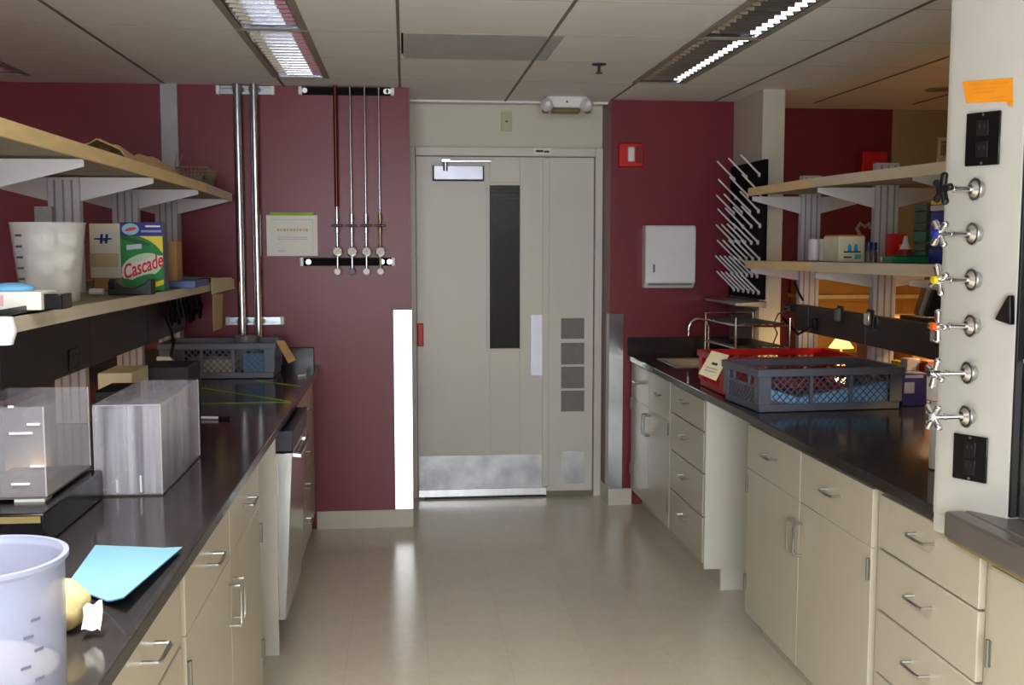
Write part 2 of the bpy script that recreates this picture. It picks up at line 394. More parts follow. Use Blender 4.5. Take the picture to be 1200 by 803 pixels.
# lockers seen through the vision window
t = thing('hall_locker', 'pale grey hall locker seen through the dark door window', 'locker', (1.0, 8.6, 0))
MB().box(.66, 1.4, 8.4, 8.85, 0, 1.95).build('body', M_hall, t, bevel=.005)
MB().box(.68, 1.03, 8.385, 8.4, .05, 1.92).box(1.04, 1.38, 8.385, 8.4, .05, 1.92).build('doors', M_hall, t, bevel=.004)

# things on the header, ceiling and right front wall
p = W(587, 131, 'Y', YD-.02); q = W(600, 154, 'Y', YD-.02)
t = tag(MB().box(p.x, q.x, YD-.027, YD-.02, q.z, p.z).build('blank_wall_plate', mat('ivory plate', (186, 180, 150), .5), bevel=.003), 'ivory wall plate centred above the cream door', 'wall plate')
MB().cyl(((p.x+q.x)/2, YD-.029, (p.z+q.z)/2), ((p.x+q.x)/2, YD-.026, (p.z+q.z)/2), .006).build('screw', M_textd, t)
t = thing('emergency_light', 'white twin head emergency light fixed to the ceiling above the door', 'emergency light', (.955, 6.1, HC))
yy = 6.1; a = W(636, 106, 'Y', yy); b = W(693, 126, 'Y', yy)
zb = W(664, 126, 'Y', yy).z
poly = [(a.x+.03, yy, HC), (b.x-.02, yy, HC), (b.x, yy, HC-.03), (b.x-.03, yy, zb), (a.x+.07, yy, zb), (a.x, yy, HC-.03)]
MB().prism(poly, (0, .11, 0)).build('housing', M_white, t, bevel=.012, seg=3)
MB().box(a.x+.06, b.x-.06, yy+.02, yy+.1, zb-.025, zb-.001).build('underside_shade', mat('olive underside shade', (120, 104, 66), .5), t, bevel=.008)  # darker olive strip stands for the shade under the housing
MB().cyl(((a.x+b.x)/2, yy-.002, (HC+zb)/2), ((a.x+b.x)/2, yy+.004, (HC+zb)/2), .006).build('status_lamp', M_textd, t)
for sx, px in ((-1, 641), (1, 688)):
    c = W(px, 123, 'Y', yy-.02)
    h = MB().lathe([(.012, .05), (.026, .035), (.036, .005), (.038, -.012), (.034, -.016)], c, 20, axis='Y').build('lamp_head', M_white, t, smooth=True)
    MB().ball((c.x, c.y-.006, c.z), .034, (1, .5, 1)).build('lens', M_lens, h, smooth=True)
    MB().ball((c.x+.006*sx, c.y+.02, c.z-.03), .022, (1, 1, .8)).build('swivel', mat('amber glass', (150, 120, 66), .15, .3), h, smooth=True)
c = W(702, 75, 'Z', HC)
t = tag(MB().cyl((c.x, c.y, HC-.004), (c.x, c.y, HC), .035).cyl((c.x, c.y, HC-.04), (c.x, c.y, HC-.004), .007).cyl((c.x, c.y, HC-.043), (c.x, c.y, HC-.04), .018).build('sprinkler_head', M_textd, smooth=True), 'small dark sprinkler head hanging from the ceiling tile', 'sprinkler')
# return grille
mb = MB().box(VENT[0]+.008, VENT[1]-.003, VENT[2]+.003, VENT[3]-.003, HC+.006, HC+.012)
n = 90
for i in range(n+1):
    x = VENT[0]+.01+(VENT[1]-VENT[0]-.015)*i/n; mb.box(x-.0014, x+.0014, VENT[2]+.003, VENT[3]-.003, HC-.002, HC+.006)
n = 80
for i in range(n+1):
    y = VENT[2]+.005+(VENT[3]-VENT[2]-.01)*i/n; mb.box(VENT[0]+.01, VENT[1]-.004, y-.0014, y+.0014, HC-.002, HC+.006)
tag(mb.build('ceiling_vent', mat('ceiling grille grey', (176, 173, 170), .7)), 'grey return air grille set into the ceiling in place of a tile', 'vent')
c = W(1101, 104.5, 'Z', HC)
t = thing('downlight', 'small round recessed downlight in the ceiling at right', 'light', (c.x, c.y, HC))
MB().lathe([(.075, -.003), (.075, .003), (.05, .003), (.05, -.003), (.075, -.003)], (c.x, c.y, HC-.003), 24).build('ring', M_flange, t, smooth=True)
MB().cyl((c.x, c.y, HC-.003), (c.x, c.y, HC-.001), .05, n=24).build('lens', M_lens, t, smooth=True)

# fluorescent troughs
LAB = {'l': 'left of the grey ceiling grille', 'r': 'right of the sprinkler head', 'll': 'above the far left aisle', 'rr': 'above the far right aisle'}
cnt = {}; LIT = []
for (k, a, b, c, d) in fix:
    cnt[k] = cnt.get(k, 0)+1
    place = {1: 'nearest the end wall', 2: 'second from the end wall', 3: 'third from the end wall', 4: 'fourth from the end wall', 5: 'fifth from the end wall', 6: 'sixth from the end wall'}[cnt[k]]
    t = thing('ceiling_light', 'unlit louvered fluorescent ceiling light %s, %s' % (LAB[k], place), 'ceiling light', ((a+b)/2, (c+d)/2, HC), 'recessed ceiling lights')
    MB().box(a, a+.004, c, d, HC-.002, HC+.1).box(b-.004, b, c, d, HC-.002, HC+.1).box(a+.004, b-.004, c, c+.004, HC-.002, HC+.1).box(a+.004, b-.004, d-.004, d, HC-.002, HC+.1).box(a+.004, b-.004, c+.004, d-.004, HC+.1, HC+.104).build('housing', M_alu, t)
    MB().box(a-.012, a+.016, c, d, HC-.006, HC-.002).box(b-.016, b+.012, c, d, HC-.006, HC-.002).box(a+.016, b-.016, d-.012, d, HC-.006, HC-.002).box(a+.016, b-.016, c, c+.012, HC-.006, HC-.002).build('flange', M_flange, t)
    mb = MB(); n = 17; tw = .012 if k == 'r' else .0064  # blade taper differs by row to set how brightly it reflects
    for i in range(1, n):
        y = c+(d-c)*i/n
        mb.prism([(a+.02, y-.003, HC), (a+.02, y+.003, HC), (a+.02, y+tw, HC+.042), (a+.02, y-tw, HC+.042)], (b-a-.04, 0, 0))
        for x, s in ((a+.02, 1), (b-.02, -1)): mb.prism([(x, y-.004, HC-.0005), (x+s*.045, y-.004, HC-.0005), (x, y-.0165, HC-.0005)], (0, -.009, .042))  # end facets added to catch the window highlight
    for x, s in ((a+.018, 1), (b-.018, -1)):
        mb.prism([(x, c+.012, HC-.001), (x+s*.006, c+.012, HC-.001), (x+s*.024, c+.012, HC+.05), (x+s*.02, c+.012, HC+.05)], (0, d-c-.024, 0))
    mb.build('louver', M_alu, t)
    lit = k == 'l' and cnt[k] >= 4  # out-of-view fixtures switched on as added fill for floor and ceiling
    if lit: t['label'] = t['label'].replace('unlit', 'unseen, lit for added fill,'); LIT.append((a, b, c, d))
    MB().cyl(((a+b)/2, c+.02, HC+.07), ((a+b)/2, d-.02, HC+.07), .016).build('tube', M_bulbon if lit else M_bulb, t, smooth=True)

# right front wall items
p = W(725, 168, 'Y', YB-.02); q = W(753, 196, 'Y', YB-.02)
t = thing('fire_alarm', 'red fire alarm strobe on the crimson wall right of the door', 'fire alarm', ((p.x+q.x)/2, YB, q.z))
MB().box(p.x, q.x, YB-.035, YB, q.z, p.z).build('housing', M_redp, t, bevel=.006)
MB().box(p.x+.05, p.x+.09, YB-.055, YB-.035, q.z+.03, p.z-.022).build('strobe', M_white, t, bevel=.008)
MB().box(p.x+.1, q.x-.008, YB-.038, YB-.035, q.z+.02, p.z-.015).build('sounder', mat('red grille', (130, 16, 18), .5), t)
p = W(757, 264, 'Y', YB-.1); q = W(815, 338, 'Y', YB-.1)
t = thing('towel_dispenser', 'white paper towel dispenser on the crimson wall beside the drying rack', 'towel dispenser', ((p.x+q.x)/2, YB, q.z))
poly = [(p.x, YB, q.z), (p.x, YB, p.z), (p.x, YB-.085, p.z), (p.x, YB-.1, p.z-.02), (p.x, YB-.1, q.z+.035), (p.x, YB-.06, q.z)]
MB().prism(poly, (q.x-p.x, 0, 0)).build('cover', M_white, t, bevel=.008, seg=3)
MB().box(p.x+.02, q.x-.02, YB-.098, YB-.06, q.z+.018, q.z+.03).build('towel_slot', M_grey, t)
MB().box(p.x+.045, p.x+.056, YB-.1035, YB-.1, q.z+.095, q.z+.14).build('level_window', M_grey, t)
# corner guards
tag(MB().box(-.062, XL+.003, YA-.0025, YA, .1, 1.205).box(XL, XL+.0025, YA, YA+.09, .1, 1.205).build('corner_guard', M_guard, bevel=.001), 'bright polished steel corner guard on the left wall corner beside the door', 'corner guard')
tag(MB().box(XR-.003, 1.288, YB-.0025, YB, .1, 1.15).box(XR-.0025, XR, YB, YB+.09, .1, 1.15).build('corner_guard', M_guard2, bevel=.001), 'steel corner guard, darkened for dim reflections, on the right wall corner beside the door', 'corner guard')

# ------------------------------------------------------------------ left wall services
def strut(label, x0, x1, z0, z1, y1, name='strut_channel', body=M_galv):
    t = thing(name, label, 'strut', ((x0+x1)/2, y1, z0))
    d = .03; zc = (z0+z1)/2
    mb = MB().box(x0+.02, x1-.02, y1-.006, y1, z0, z1).box(x0+.02, x1-.02, y1-d, y1-.006, z0, z0+.005).box(x0+.02, x1-.02, y1-d, y1-.006, z1-.005, z1)
    mb.box(x0+.02, x1-.02, y1-d, y1-d+.003, z0+.005, z0+.012).box(x0+.02, x1-.02, y1-d, y1-d+.003, z1-.012, z1-.005)
    mb.build('channel', body, t)
    for x in (x0, x1-.02): MB().box(x, x+.02, y1-d-.003, y1, z0-.002, z1+.002).build('end_cap', M_white, t, bevel=.004)
    return t
s1 = strut('upper metal strut holding two conduits at the ceiling line', -.974, -.672, 2.345, 2.388, YA)
s2 = strut('lower metal strut holding two conduits above the bench backsplash', -.952, -.645, 1.132, 1.172, YA)
s3 = strut('black upper strut above the four gas lines', -.549, -.045, 2.35, 2.388, YA, body=M_mblack)
s4 = strut('black lower strut behind the gas line gauges', -.556, -.05, 1.446, 1.488, YA, body=M_mblack)
for s, zc, xs_ in ((s3, 2.369, (-.515, -.09, -.075)), (s4, 1.467, (-.51, -.12, -.08))):
    for x in xs_: MB().cyl((x, YA-.036, zc), (x, YA-.028, zc), .014, n=12).build('bolt', M_pull, s, smooth=True)
for x, lab in ((-.86, 'left galvanised conduit running up the wall to the ceiling'), (-.775, 'right galvanised conduit running up the wall to the ceiling')):
    t = thing('conduit', lab, 'conduit', (x, YA-.06, 1.01), 'conduits on the left wall')
    MB().cyl((x, YA-.058, 1.0), (x, YA-.058, HC-.003), .0225, n=20).build('pipe', M_galv, t, smooth=True)
    for z in (1.152, 2.366): MB().lathe([(.0226, -.012), (.027, -.012), (.027, .012), (.0226, .012), (.0226, -.012)], (x, YA-.058, z), 20).build('clamp', M_galv, t, smooth=True)
MB_ = MB()
ords = ['leftmost gas line with a thick dark copper tube above its gauge', 'second gas line from the left with thin silver tube', 'third gas line from the left with thin silver tube', 'rightmost gas line with thin silver tube next to the steel guard']
for i, x in enumerate((-.355, -.278, -.202, -.128)):
    t = thing('gas_line', ords[i], 'gas line', (x, YA-.06, 1.41), 'gas lines on the left wall')
    y = YA-.055
    if i == 0: MB().cyl((x, y, 1.76), (x, y, HC-.003), .0115).build('copper_tube', M_copper, t, smooth=True)
    else: MB().cyl((x, y, 1.72), (x, y, HC-.003), .0045).build('thin_tube', M_galv, t, smooth=True)
    MB().cyl((x, y, 1.43), (x, y, 1.72+(.04 if i == 0 else 0)), .007).cyl((x, y, 1.68), (x, y, 1.72), .011).cyl((x, y, 1.625), (x, y, 1.645), .012).build('valve_body', M_brass if i == 3 else M_galv, t, smooth=True)
    MB().obox((x, y-.02, 1.66), (.062, .012, .011)).cyl((x, y, 1.66), (x, y-.02, 1.66), .008).build('valve_handle', M_black, t, bevel=.003)
    g = MB().lathe([(.0, .0), (.024, 0), (.027, .006), (.027, .03), (.022, .032), (0, .032)], (x, y-.012, 1.522), 24, axis='Y').build('gauge', M_chrome, t, smooth=True)
    MB().cyl((x, y-.0445, 1.522), (x, y-.046, 1.522), .020, n=24).build('dial', M_whitep, g)
    MB().bar((x-.005, y-.0468, 1.516), (x+.009, y-.0468, 1.533), .003, .001).build('needle', M_textd, g)
    MB().cyl((x, y-.004, 1.416), (x, y-.03, 1.416), .018, n=20).cyl((x, y, 1.405), (x, y, 1.43), .006).build('outlet_cap', M_white if i != 1 else M_grey, t, smooth=True, bevel=.003)
# poster
p = W(312, 252, 'Y', YA); q = W(372.5, 300, 'Y', YA)
t = thing('wall_notice', 'white notice with a lime green top strip on the crimson wall', 'notice', ((p.x+q.x)/2, YA, q.z))
MB().box(p.x, q.x, YA-.003, YA, q.z, p.z).build('sheet', M_whitep, t)
MB().box(p.x+.02, q.x-.02, YA-.004, YA-.003, p.z-.003, p.z+.014).build('top_strip', M_lemon, t)
mb = MB(); w = q.x-p.x
mb.box(p.x+.02, q.x-.025, YA-.0034, YA-.003, p.z-.026, p.z-.0235).box(q.x-.025, q.x-.023, YA-.0034, YA-.003, q.z+.02, p.z-.026)
mb.build('printed_frame', mat('pale print', (186, 192, 184), .8), t)
mb = MB()
x = p.x+.055
while x < q.x-.05:
    l = random.uniform(.008, .02); mb.box(x, x+l, YA-.0034, YA-.003, p.z-.086, p.z-.072); x += l+.005
mb.build('title_print', mat('tan print', (200, 178, 148), .8), t)
mb = MB()
for z in (.117, .128): mb.box(p.x+.06, q.x-.05, YA-.0034, YA-.003, p.z-z-.003, p.z-z)
mb.box(p.x+.06, p.x+.1, YA-.0034, YA-.003, q.z+.025, q.z+.029)
mb.build('text_lines', mat('lilac print', (176, 172, 186), .8), t)

# ------------------------------------------------------------------ cabinets
def pull(par, x, s, y, z, L=.1, vertical=False):
    """bow pull standing off the face X=x towards side s"""
    d = .032*s; h = L/2
    if vertical: pts = [(x, y, z-h), (x+d*.9, y, z-h), (x+d, y, z-h+.012), (x+d, y, z+h-.012), (x+d*.9, y, z+h), (x, y, z+h)]
    else: pts = [(x, y-h, z), (x+d*.9, y-h, z), (x+d, y-h+.012, z), (x+d, y+h-.012, z), (x+d*.9, y+h, z), (x, y+h, z)]
    MB().tube(pts, .0045, 8).build('handle', M_pull, par, smooth=True)
M_hinge = mat('dull hinge', (128, 126, 120), .5, .6)
def hinge(par, x, s, y, z):
    MB().box(x, x+s*.004, y-.008, y+.008, z-.03, z+.03).cyl((x+s*.005, y, z-.032), (x+s*.005, y, z+.032), .005, n=10).build('hinge', M_hinge, par)
TOE = .1; CT = .875
def cabinet(label, xf, s, y0, y1, xb, units, group, body_mat=M_cab, CT=CT):
    """xf: face plane, s: +1 faces +X; units: list of ('doors'|'drawers', ya, yb, spec)"""
    t = thing('base_cabinet', label, 'cabinet', ((xf+xb)/2, (y0+y1)/2, 0), group)
    fb = xf - s*.02
    bd = MB().box(fb, xb, y0, y1, TOE, CT).box(xf-s*.08, xb, y0, y1, 0, TOE).build('body', body_mat, t)
    for kind, ya, yb, spec in units:
        g = .003
        if kind == 'drawers':
            zs = spec
            for i in range(len(zs)-1):
                dw = MB().box(fb, xf, ya+g, yb-g, zs[i+1]+g, zs[i]-g).build('drawer', M_cab, t, bevel=.003)
                zc = (zs[i]+zs[i+1])/2 + (.035 if zs[i]-zs[i+1] > .2 else .02)
                pull(dw, xf, s, (ya+yb)/2, zc)
        elif kind == 'doors':
            ztop, zdiv, hand = spec
            ym = (ya+yb)/2
            if zdiv:
                for a, b in ((ya, ym), (ym, yb)):
                    dw = MB().box(fb, xf, a+g, b-g, zdiv+.0008, ztop).build('drawer', M_cab, t, bevel=.0015)
                    pull(dw, xf, s, (a+b)/2, (zdiv+ztop)/2+.01)
            zt = zdiv or ztop
            for a, b, e in ((ya, ym, 1), (ym, yb, -1)):
                d = MB().box(fb, xf, a+g, b-g, TOE+.012, zt-.0008).build('door', M_cab, t, bevel=.0015)
                hy = b-.035 if e == 1 else a+.035
                if e == 1: hy = b-.03
                pull(d, xf, s, hy, hand, .11, True)
                yh = a if e == 1 else b
                hinge(d, xf, s, yh + (.012 if e == 1 else -.012), .625); hinge(d, xf, s, yh + (.012 if e == 1 else -.012), .235)
    return t
# right bank
XRF = 1.33
GR = 'base cabinets under the right bench'
cabinet('cream two door base cabinet under the right bench at the sink end', XRF, -1, 5.262, 6.225, 1.92, [('doors', 5.265, 6.2, (.866, .665, .57))], GR)
cabinet('cream four drawer base cabinet beside the open knee space on the right', XRF, -1, 4.63, 5.258, 2.0, [('drawers', 4.645, 5.25, [.866, .72, .53, .33, .115])], GR)
cabinet('cream two door base cabinet in the middle of the right bench, under the grey crate', XRF, -1, 2.88, 4.04, 2.0, [('doors', 2.9, 4.03, (.862, .69, .565))], GR)
cabinet('cream four drawer base cabinet at right below the valve post', XRF, -1, 2.305, 2.872, 2.0, [('drawers', 2.32, 2.86, [.862, .705, .528, .345, .115])], GR)
cabinet('cream plain front base cabinet under the fume hood sill', XRF, -1, 1.0, 2.297, 2.0, [('doors', 1.72, 2.28, (.83, None, .565))], GR, CT=.845)
# white end panel and knee space back
tag(MB().box(1.331, 2.0, 4.612, 4.628, TOE, CT).box(1.41, 2.0, 4.612, 4.628, 0, TOE).build('end_panel', M_cabw, bevel=.002), 'white end panel closing the drawer cabinet at the right knee space', 'panel')
# left bank
XF = -.478
GL = 'base cabinets under the left bench'
cabinet('cream two door base cabinet on the left, before the dishwasher', XF, 1, 2.29, 3.51, -1.2, [('doors', 2.31, 3.5, (.862, .715, .59))], GL)
cabinet('cream four drawer base cabinet nearest the camera on the left', XF, 1, 1.05, 2.282, -1.2, [('drawers', 1.69, 2.27, [.862, .715, .53, .34, .115]), ('drawers', 1.07, 1.67, [.862, .715, .53, .34, .115])], GL)
cabinet('cream four drawer base cabinet at the far end of the left bench', XF, 1, 4.68, 5.84, -1.2, [('drawers', 4.69, 5.4, [.862, .64, .48, .33, .115]), ], GL)
tag(MB().box(-1.15, -.488, 4.028, 4.046, 0, CT).build('end_panel', M_cabw, bevel=.002), 'white end panel standing between knee space and dishwasher on the left', 'panel')
# dishwasher, door standing slightly proud
t = thing('dishwasher', 'stainless undercounter dishwasher with dark control strip under the left bench', 'dishwasher', (-.8, 4.35, 0))
MB().box(-1.15, -.5, 4.058, 4.665, .1, CT).box(-1.1, -.56, 4.07, 4.65, 0, .1).build('body', M_grey, t)
MB().prism([(-.497, 4.062, .125), (-.463, 4.062, .125), (-.428, 4.062, .775), (-.497, 4.062, .775)], (0, .6, 0)).build('door', M_guard, t, bevel=.003)
MB().prism([(-.497, 4.062, .78), (-.428, 4.062, .78), (-.424, 4.062, .86), (-.497, 4.062, .86)], (0, .6, 0)).build('control_strip', mat('navy control strip', (40, 44, 58), .35), t, bevel=.003)
MB().bar((-.412, 4.16, .745), (-.412, 4.56, .745), .014).box(-.44, -.412, 4.17, 4.19, .738, .752).box(-.44, -.412, 4.53, 4.55, .738, .752).build('handle', M_steel, t)

# ------------------------------------------------------------------ worktops
def wt(name, label, boxes, lipboxes=()):
    t = MB()
    for b in boxes: t.box(*b)
    for b in lipboxes: t.box(*b)
    return tag(t.build(name, M_top, bevel=.004), label, 'worktop')
Z0, Z1 = .877, .91
SX0, SX1, SY0, SY1 = 1.44, 1.84, 5.53, 5.95
wt('worktop', 'long black worktop of the right bench with a sink at its far end',
   [(1.309, 2.75, 2.5, SY0, Z0, Z1), (1.309, SX0, SY0, SY1, Z0, Z1), (SX1, 2.75, SY0, SY1, Z0, Z1), (1.309, 2.75, SY1, 6.215, Z0, Z1)], [(1.309, 1.93, 6.215, 6.235, Z0, 1.012)])
wt('worktop', 'long black worktop of the left bench carrying the clear tanks', [(-1.96, -.458, .9, 5.835, Z0, Z1)], [(-1.96, -.49, 5.835, 5.857, Z0, 1.008)])
# far halves of the benches
cabinet('cream base cabinet on the far side of the right bench', 2.72, 1, 2.55, 6.2, 2.05, [('doors', 3.0, 4.2, (.862, .69, .57))], 'base cabinets on the outer aisles')
cabinet('cream base cabinet on the far side of the left bench', -1.94, -1, 1.05, 5.8, -1.25, [('doors', 3.0, 4.2, (.862, .69, .57))], 'base cabinets on the outer aisles')
# sink
t = thing('sink', 'stainless drop in sink at the far end of the right worktop', 'sink', (1.64, 5.74, .8))
mb = MB().box(SX0, SX0+.006, SY0, SY1, .885, .905).box(SX1-.006, SX1, SY0, SY1, .885, .905)
MB().box(SX0+.003, SX1-.003, SY0+.003, SY1-.003, .879, .882).box(SX0+.002, SX0+.006, SY0+.002, SY1-.002, .882, .909).box(SX1-.006, SX1-.002, SY0+.002, SY1-.002, .882, .909).box(SX0+.006, SX1-.006, SY0+.002, SY0+.006, .882, .909).box(SX0+.006, SX1-.006, SY1-.006, SY1-.002, .882, .909).build('basin', M_steel, t)
MB().box(SX0-.014, SX0+.003, SY0-.014, SY1+.014, .9102, .9135).box(SX1-.003, SX1+.014, SY0-.014, SY1+.014, .9102, .9135).box(SX0+.003, SX1-.003, SY0-.014, SY0+.003, .9102, .9135).box(SX0+.003, SX1-.003, SY1-.003, SY1+.014, .9102, .9135).build('rim', M_steel, t, bevel=.001)
MB().cyl((1.64, 5.74, .8822), (1.64, 5.74, .8835), .035, n=20).build('drain', M_dark, t)
t = thing('faucet', 'small chrome gooseneck faucet behind the sink rack', 'faucet', (1.76, 6.08, .91))
pts = [(1.76, 6.08, .9105), (1.76, 6.08, 1.07)] + [(1.76-.06+.06*math.cos(a), 6.08-.0, 1.07+.06*math.sin(a)) for a in [math.pi*i/10 for i in range(1, 11)]] + [(1.64, 6.08, 1.03)]
MB().tube(pts, .009, 10).build('spout', M_chrome, t, smooth=True)
MB().cyl((1.76, 6.08, .9105), (1.76, 6.08, .945), .024).build('base', M_chrome, t, smooth=True)

# chrome rack over the sink
t = thing('drying_shelf', 'two tier chrome tube rack standing beside the sink', 'rack', (1.72, 5.2, .91))
A = Vector((1.572, 5.49, 0)); Bp = Vector((1.60, 5.06, 0)); Cp = Vector((1.86, 5.03, 0)); Dp = Vector((1.83, 5.50, 0))
for P in (A, Bp, Cp, Dp):
    MB().tube([(P.x, P.y, .911), (P.x, P.y, 1.205)], .006).build('post', M_chrome, t, smooth=True)
for z in (1.055, 1.165):
    P4 = [P+Vector((0,0,z)) for P in (A, Bp, Cp, Dp)]
    mb = MB()
    for i in range(4): mb.tube([P4[i], P4[(i+1) % 4]], .0055)
    for i in range(1, 7): mb.tube([P4[0].lerp(P4[3], i/7), P4[1].lerp(P4[2], i/7)], .002, 6)
    f = mb.build('shelf_frame', M_chrome, t, smooth=True)
    MB().prism([P4[0].lerp(P4[2], .06)+Vector((0,0,.006)), P4[1].lerp(P4[3], .06)+Vector((0,0,.006)), P4[2].lerp(P4[0], .06)+Vector((0,0,.006)), P4[3].lerp(P4[1], .06)+Vector((0,0,.006))], (0,0,.006)).build('mat', M_black, f)
MB().tube([A+Vector((0,0,1.2)), Dp+Vector((0,0,1.2))], .005).build('top_rail', M_chrome, t, smooth=True)

# drying pegboard
BX = 1.912
t = thing('drying_pegboard', 'black drying board full of slanted white pegs above the sink', 'drying rack', (BX, 5.9, 1.26))
ybn, ybf = W(895, 260, 'X', BX).y, 6.2
MB().box(BX, BX+.02, ybn, ybf, 1.262, 2.012).build('board', M_mblack, t, bevel=.002)
rows = [(193, (852, 867, 886)), (228, (851, 865, 883)), (243, (845, 861, 876, 893)), (262, (853, 864, 877, 891)), (283, (855, 863, 873, 886)), (301, (850, 859, 868, 880, 890)), (318, (846, 853, 860, 871, 883, 893)), (332, (848, 855, 862, 873, 880, 891)), (342, (851, 857, 864, 870, 877, 884))]
rows = [(1.965, 3), (1.86, 3), (1.77, 4), (1.69, 4), (1.60, 5), (1.51, 5), (1.42, 6), (1.33, 6)]
for ri, (z, n) in enumerate(rows):
    span = ybf-ybn-.16
    for i in range(n):
        y = ybn+.07+span*(i/(n-1)) - (.03 if ri % 2 else 0) + .01
        p0 = Vector((BX, y, z-.03))
        p1 = p0+Vector((-.098, 0.0, .095))*1.08
        pg = MB().cyl(p0, p1, .0058, .0048, n=8).ball(p1, .005, n=8, m=6).cyl(p0-Vector((-.0, 0, 0)), p0-Vector((.008, 0, 0)), .013, n=10).build('peg', M_white, t, smooth=True)
# tray below the board and its backing block
t = tag(MB().prism([(1.935-.005, 5.58, 1.256), (1.76, 5.58, 1.247), (1.76, 5.58, 1.232), (1.93, 5.58, 1.222)], (0, .6, 0)).build('drip_tray', M_steel, bevel=.002), 'metal drip tray below the peg drying board', 'tray')
tag(MB().box(1.915, 1.934, 5.72, 6.2, 1.02, 1.2).build('splash_panel', mat('grey splash panel', (124, 118, 112), .5), bevel=.002), 'grey panel on the column below the drip tray', 'panel')

# ------------------------------------------------------------------ reagent shelving
def upright(par, xc, y, z0, z1, wx=.11, wy=.045):
    u = MB().box(xc-wx/2, xc+wx/2, y, y+wy, z0, z1).build('upright', M_upr, par, bevel=.003)
    mb = MB()
    for dx in (-.03, 0, .03):
        mb.box(xc+dx-.0035, xc+dx+.0035, y-.0008, y+.001, z0+.01, z1-.01)
    mb.build('slot_line', M_slot, u)
    return u
def bracket(par, xu, xt, y, zt, d0=.085, d1=.02, name='bracket'):
    MB().prism([(xu, y, zt), (xt, y, zt), (xt, y, zt-d1), (xu, y, zt-d0)], (0, .005, 0)).box(min(xu, xt), max(xu, xt), y-.008, y+.013, zt-.003, zt).build(name, M_brk, par)
# left
SL = thing('reagent_shelving', 'double sided reagent shelving with wood edged shelves over the left bench', 'shelving', (-1.21, 4.3, .91))
LU = (2.30, 3.15, 4.0, 4.85, 5.66)
UXL = -1.21
for y in LU: upright(SL, UXL, y, .911, 1.80)
def board(par, x0, x1, secs, th, m, nose, nm, nside):
    """secs: (y, z) stations of the top surface"""
    for i in range(len(secs)-1):
        (ya, za), (yb, zb) = secs[i], secs[i+1]
        mm = nose[i]
        b = MB().prism([(x0, ya, za), (x0, yb, zb), (x0, yb, zb-th), (x0, ya, za-th)], (x1-x0, 0, 0)).build(nm, m, par)
        for xn, sg in nside:
            MB().prism([(xn, ya, za+.001), (xn, yb, zb+.001), (xn, yb, zb-th-.01), (xn, ya, za-th-.01)], (sg*.012, 0, 0)).build('nosing', mm, b)
    return b
zu, zl = 1.832, 1.387; TH = .028
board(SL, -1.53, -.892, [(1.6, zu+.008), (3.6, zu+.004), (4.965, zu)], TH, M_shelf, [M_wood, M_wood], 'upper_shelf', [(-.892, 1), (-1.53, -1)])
board(SL, -1.53, -.892, [(4.97, zu), (5.68, zu-.012)], TH, M_shelf, [M_wood2], 'upper_shelf', [(-.892, 1), (-1.53, -1)])
board(SL, -1.53, -.892, [(1.6, zl+.012), (3.15, zl+.006), (4.22, zl-.002), (5.69, zl-.006)], .024, M_shelf, [M_wood2, M_wood2, M_wood2], 'lower_shelf', [(-.892, 1), (-1.53, -1)])
for y in LU:
    bracket(SL, UXL+.055, -.90, y+.02, zu-TH-.004); bracket(SL, UXL-.055, -1.52, y+.02, zu-TH-.004)
    bracket(SL, UXL-.055, -1.52, y+.02, zl-.034)
# right
SR = thing('reagent_shelving', 'double sided reagent shelving with wood edged shelves over the right bench', 'shelving', (2.04, 4.2, .91))
RU_ = (5.27, 4.41, 3.55, 2.69); UXR = 2.045
for y in RU_: upright(SR, UXR, y, .911, 1.905 if y > 4 else 1.9, wx=.10)
ruz, rlz = 1.840, 1.480
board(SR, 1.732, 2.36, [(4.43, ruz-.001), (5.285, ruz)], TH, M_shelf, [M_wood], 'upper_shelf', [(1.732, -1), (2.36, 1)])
board(SR, 1.732, 2.36, [(2.6, ruz-.026), (3.29, ruz-.016), (4.427, ruz-.001)], TH, M_shelf, [M_wood2, M_wood2], 'upper_shelf', [(1.732, -1), (2.36, 1)])
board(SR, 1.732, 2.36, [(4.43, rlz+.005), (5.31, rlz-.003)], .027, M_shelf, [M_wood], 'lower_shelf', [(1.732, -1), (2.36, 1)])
board(SR, 1.732, 2.36, [(2.6, rlz+.02), (3.29, rlz+.015), (4.427, rlz+.005)], .03, M_shelf, [M_wood2, M_wood2], 'lower_shelf', [(1.732, -1), (2.36, 1)])
for y in RU_:
    bracket(SR, UXR-.05, 1.745, y+.02, ruz-TH-.012); bracket(SR, UXR+.05, 2.35, y+.02, ruz-TH-.012)
    bracket(SR, UXR-.05, 1.745, y+.02, rlz-.042, .06); bracket(SR, UXR+.05, 2.35, y+.02, rlz-.042, .06)
# raceways
RL = thing('power_raceway', 'dark grey power raceway running under the left lower shelf', 'raceway', (-1.12, 3.7, 1.13))
MB().box(-1.152, -1.095, 1.4, 5.5, 1.135, 1.335).build('channel', M_dark, RL, bevel=.003)
for y in (2.2, 3.02, 3.85, 4.7): MB().box(-1.096, -1.0935, y, y+.004, 1.137, 1.333).build('cover_seam', M_textd, RL)
for q in ((86, 421),):
    c = W(q[0], q[1], 'X', -1.093)
    o = MB().box(-1.095, -1.09, c.y-.05, c.y+.05, c.z-.035, c.z+.035).build('outlet', M_blackg, RL, bevel=.003)
    MB().box(-1.0905, -1.0885, c.y-.028, c.y+.028, c.z-.02, c.z+.02).build('receptacle', M_dark, o, bevel=.002)
RRW = thing('power_raceway', 'dark grey power raceway running under the right lower shelf', 'raceway', (1.97, 3.9, 1.12))
MB().box(1.94, 1.99, 2.55, 5.19, 1.135, 1.262).build('channel', M_dark, RRW, bevel=.003)
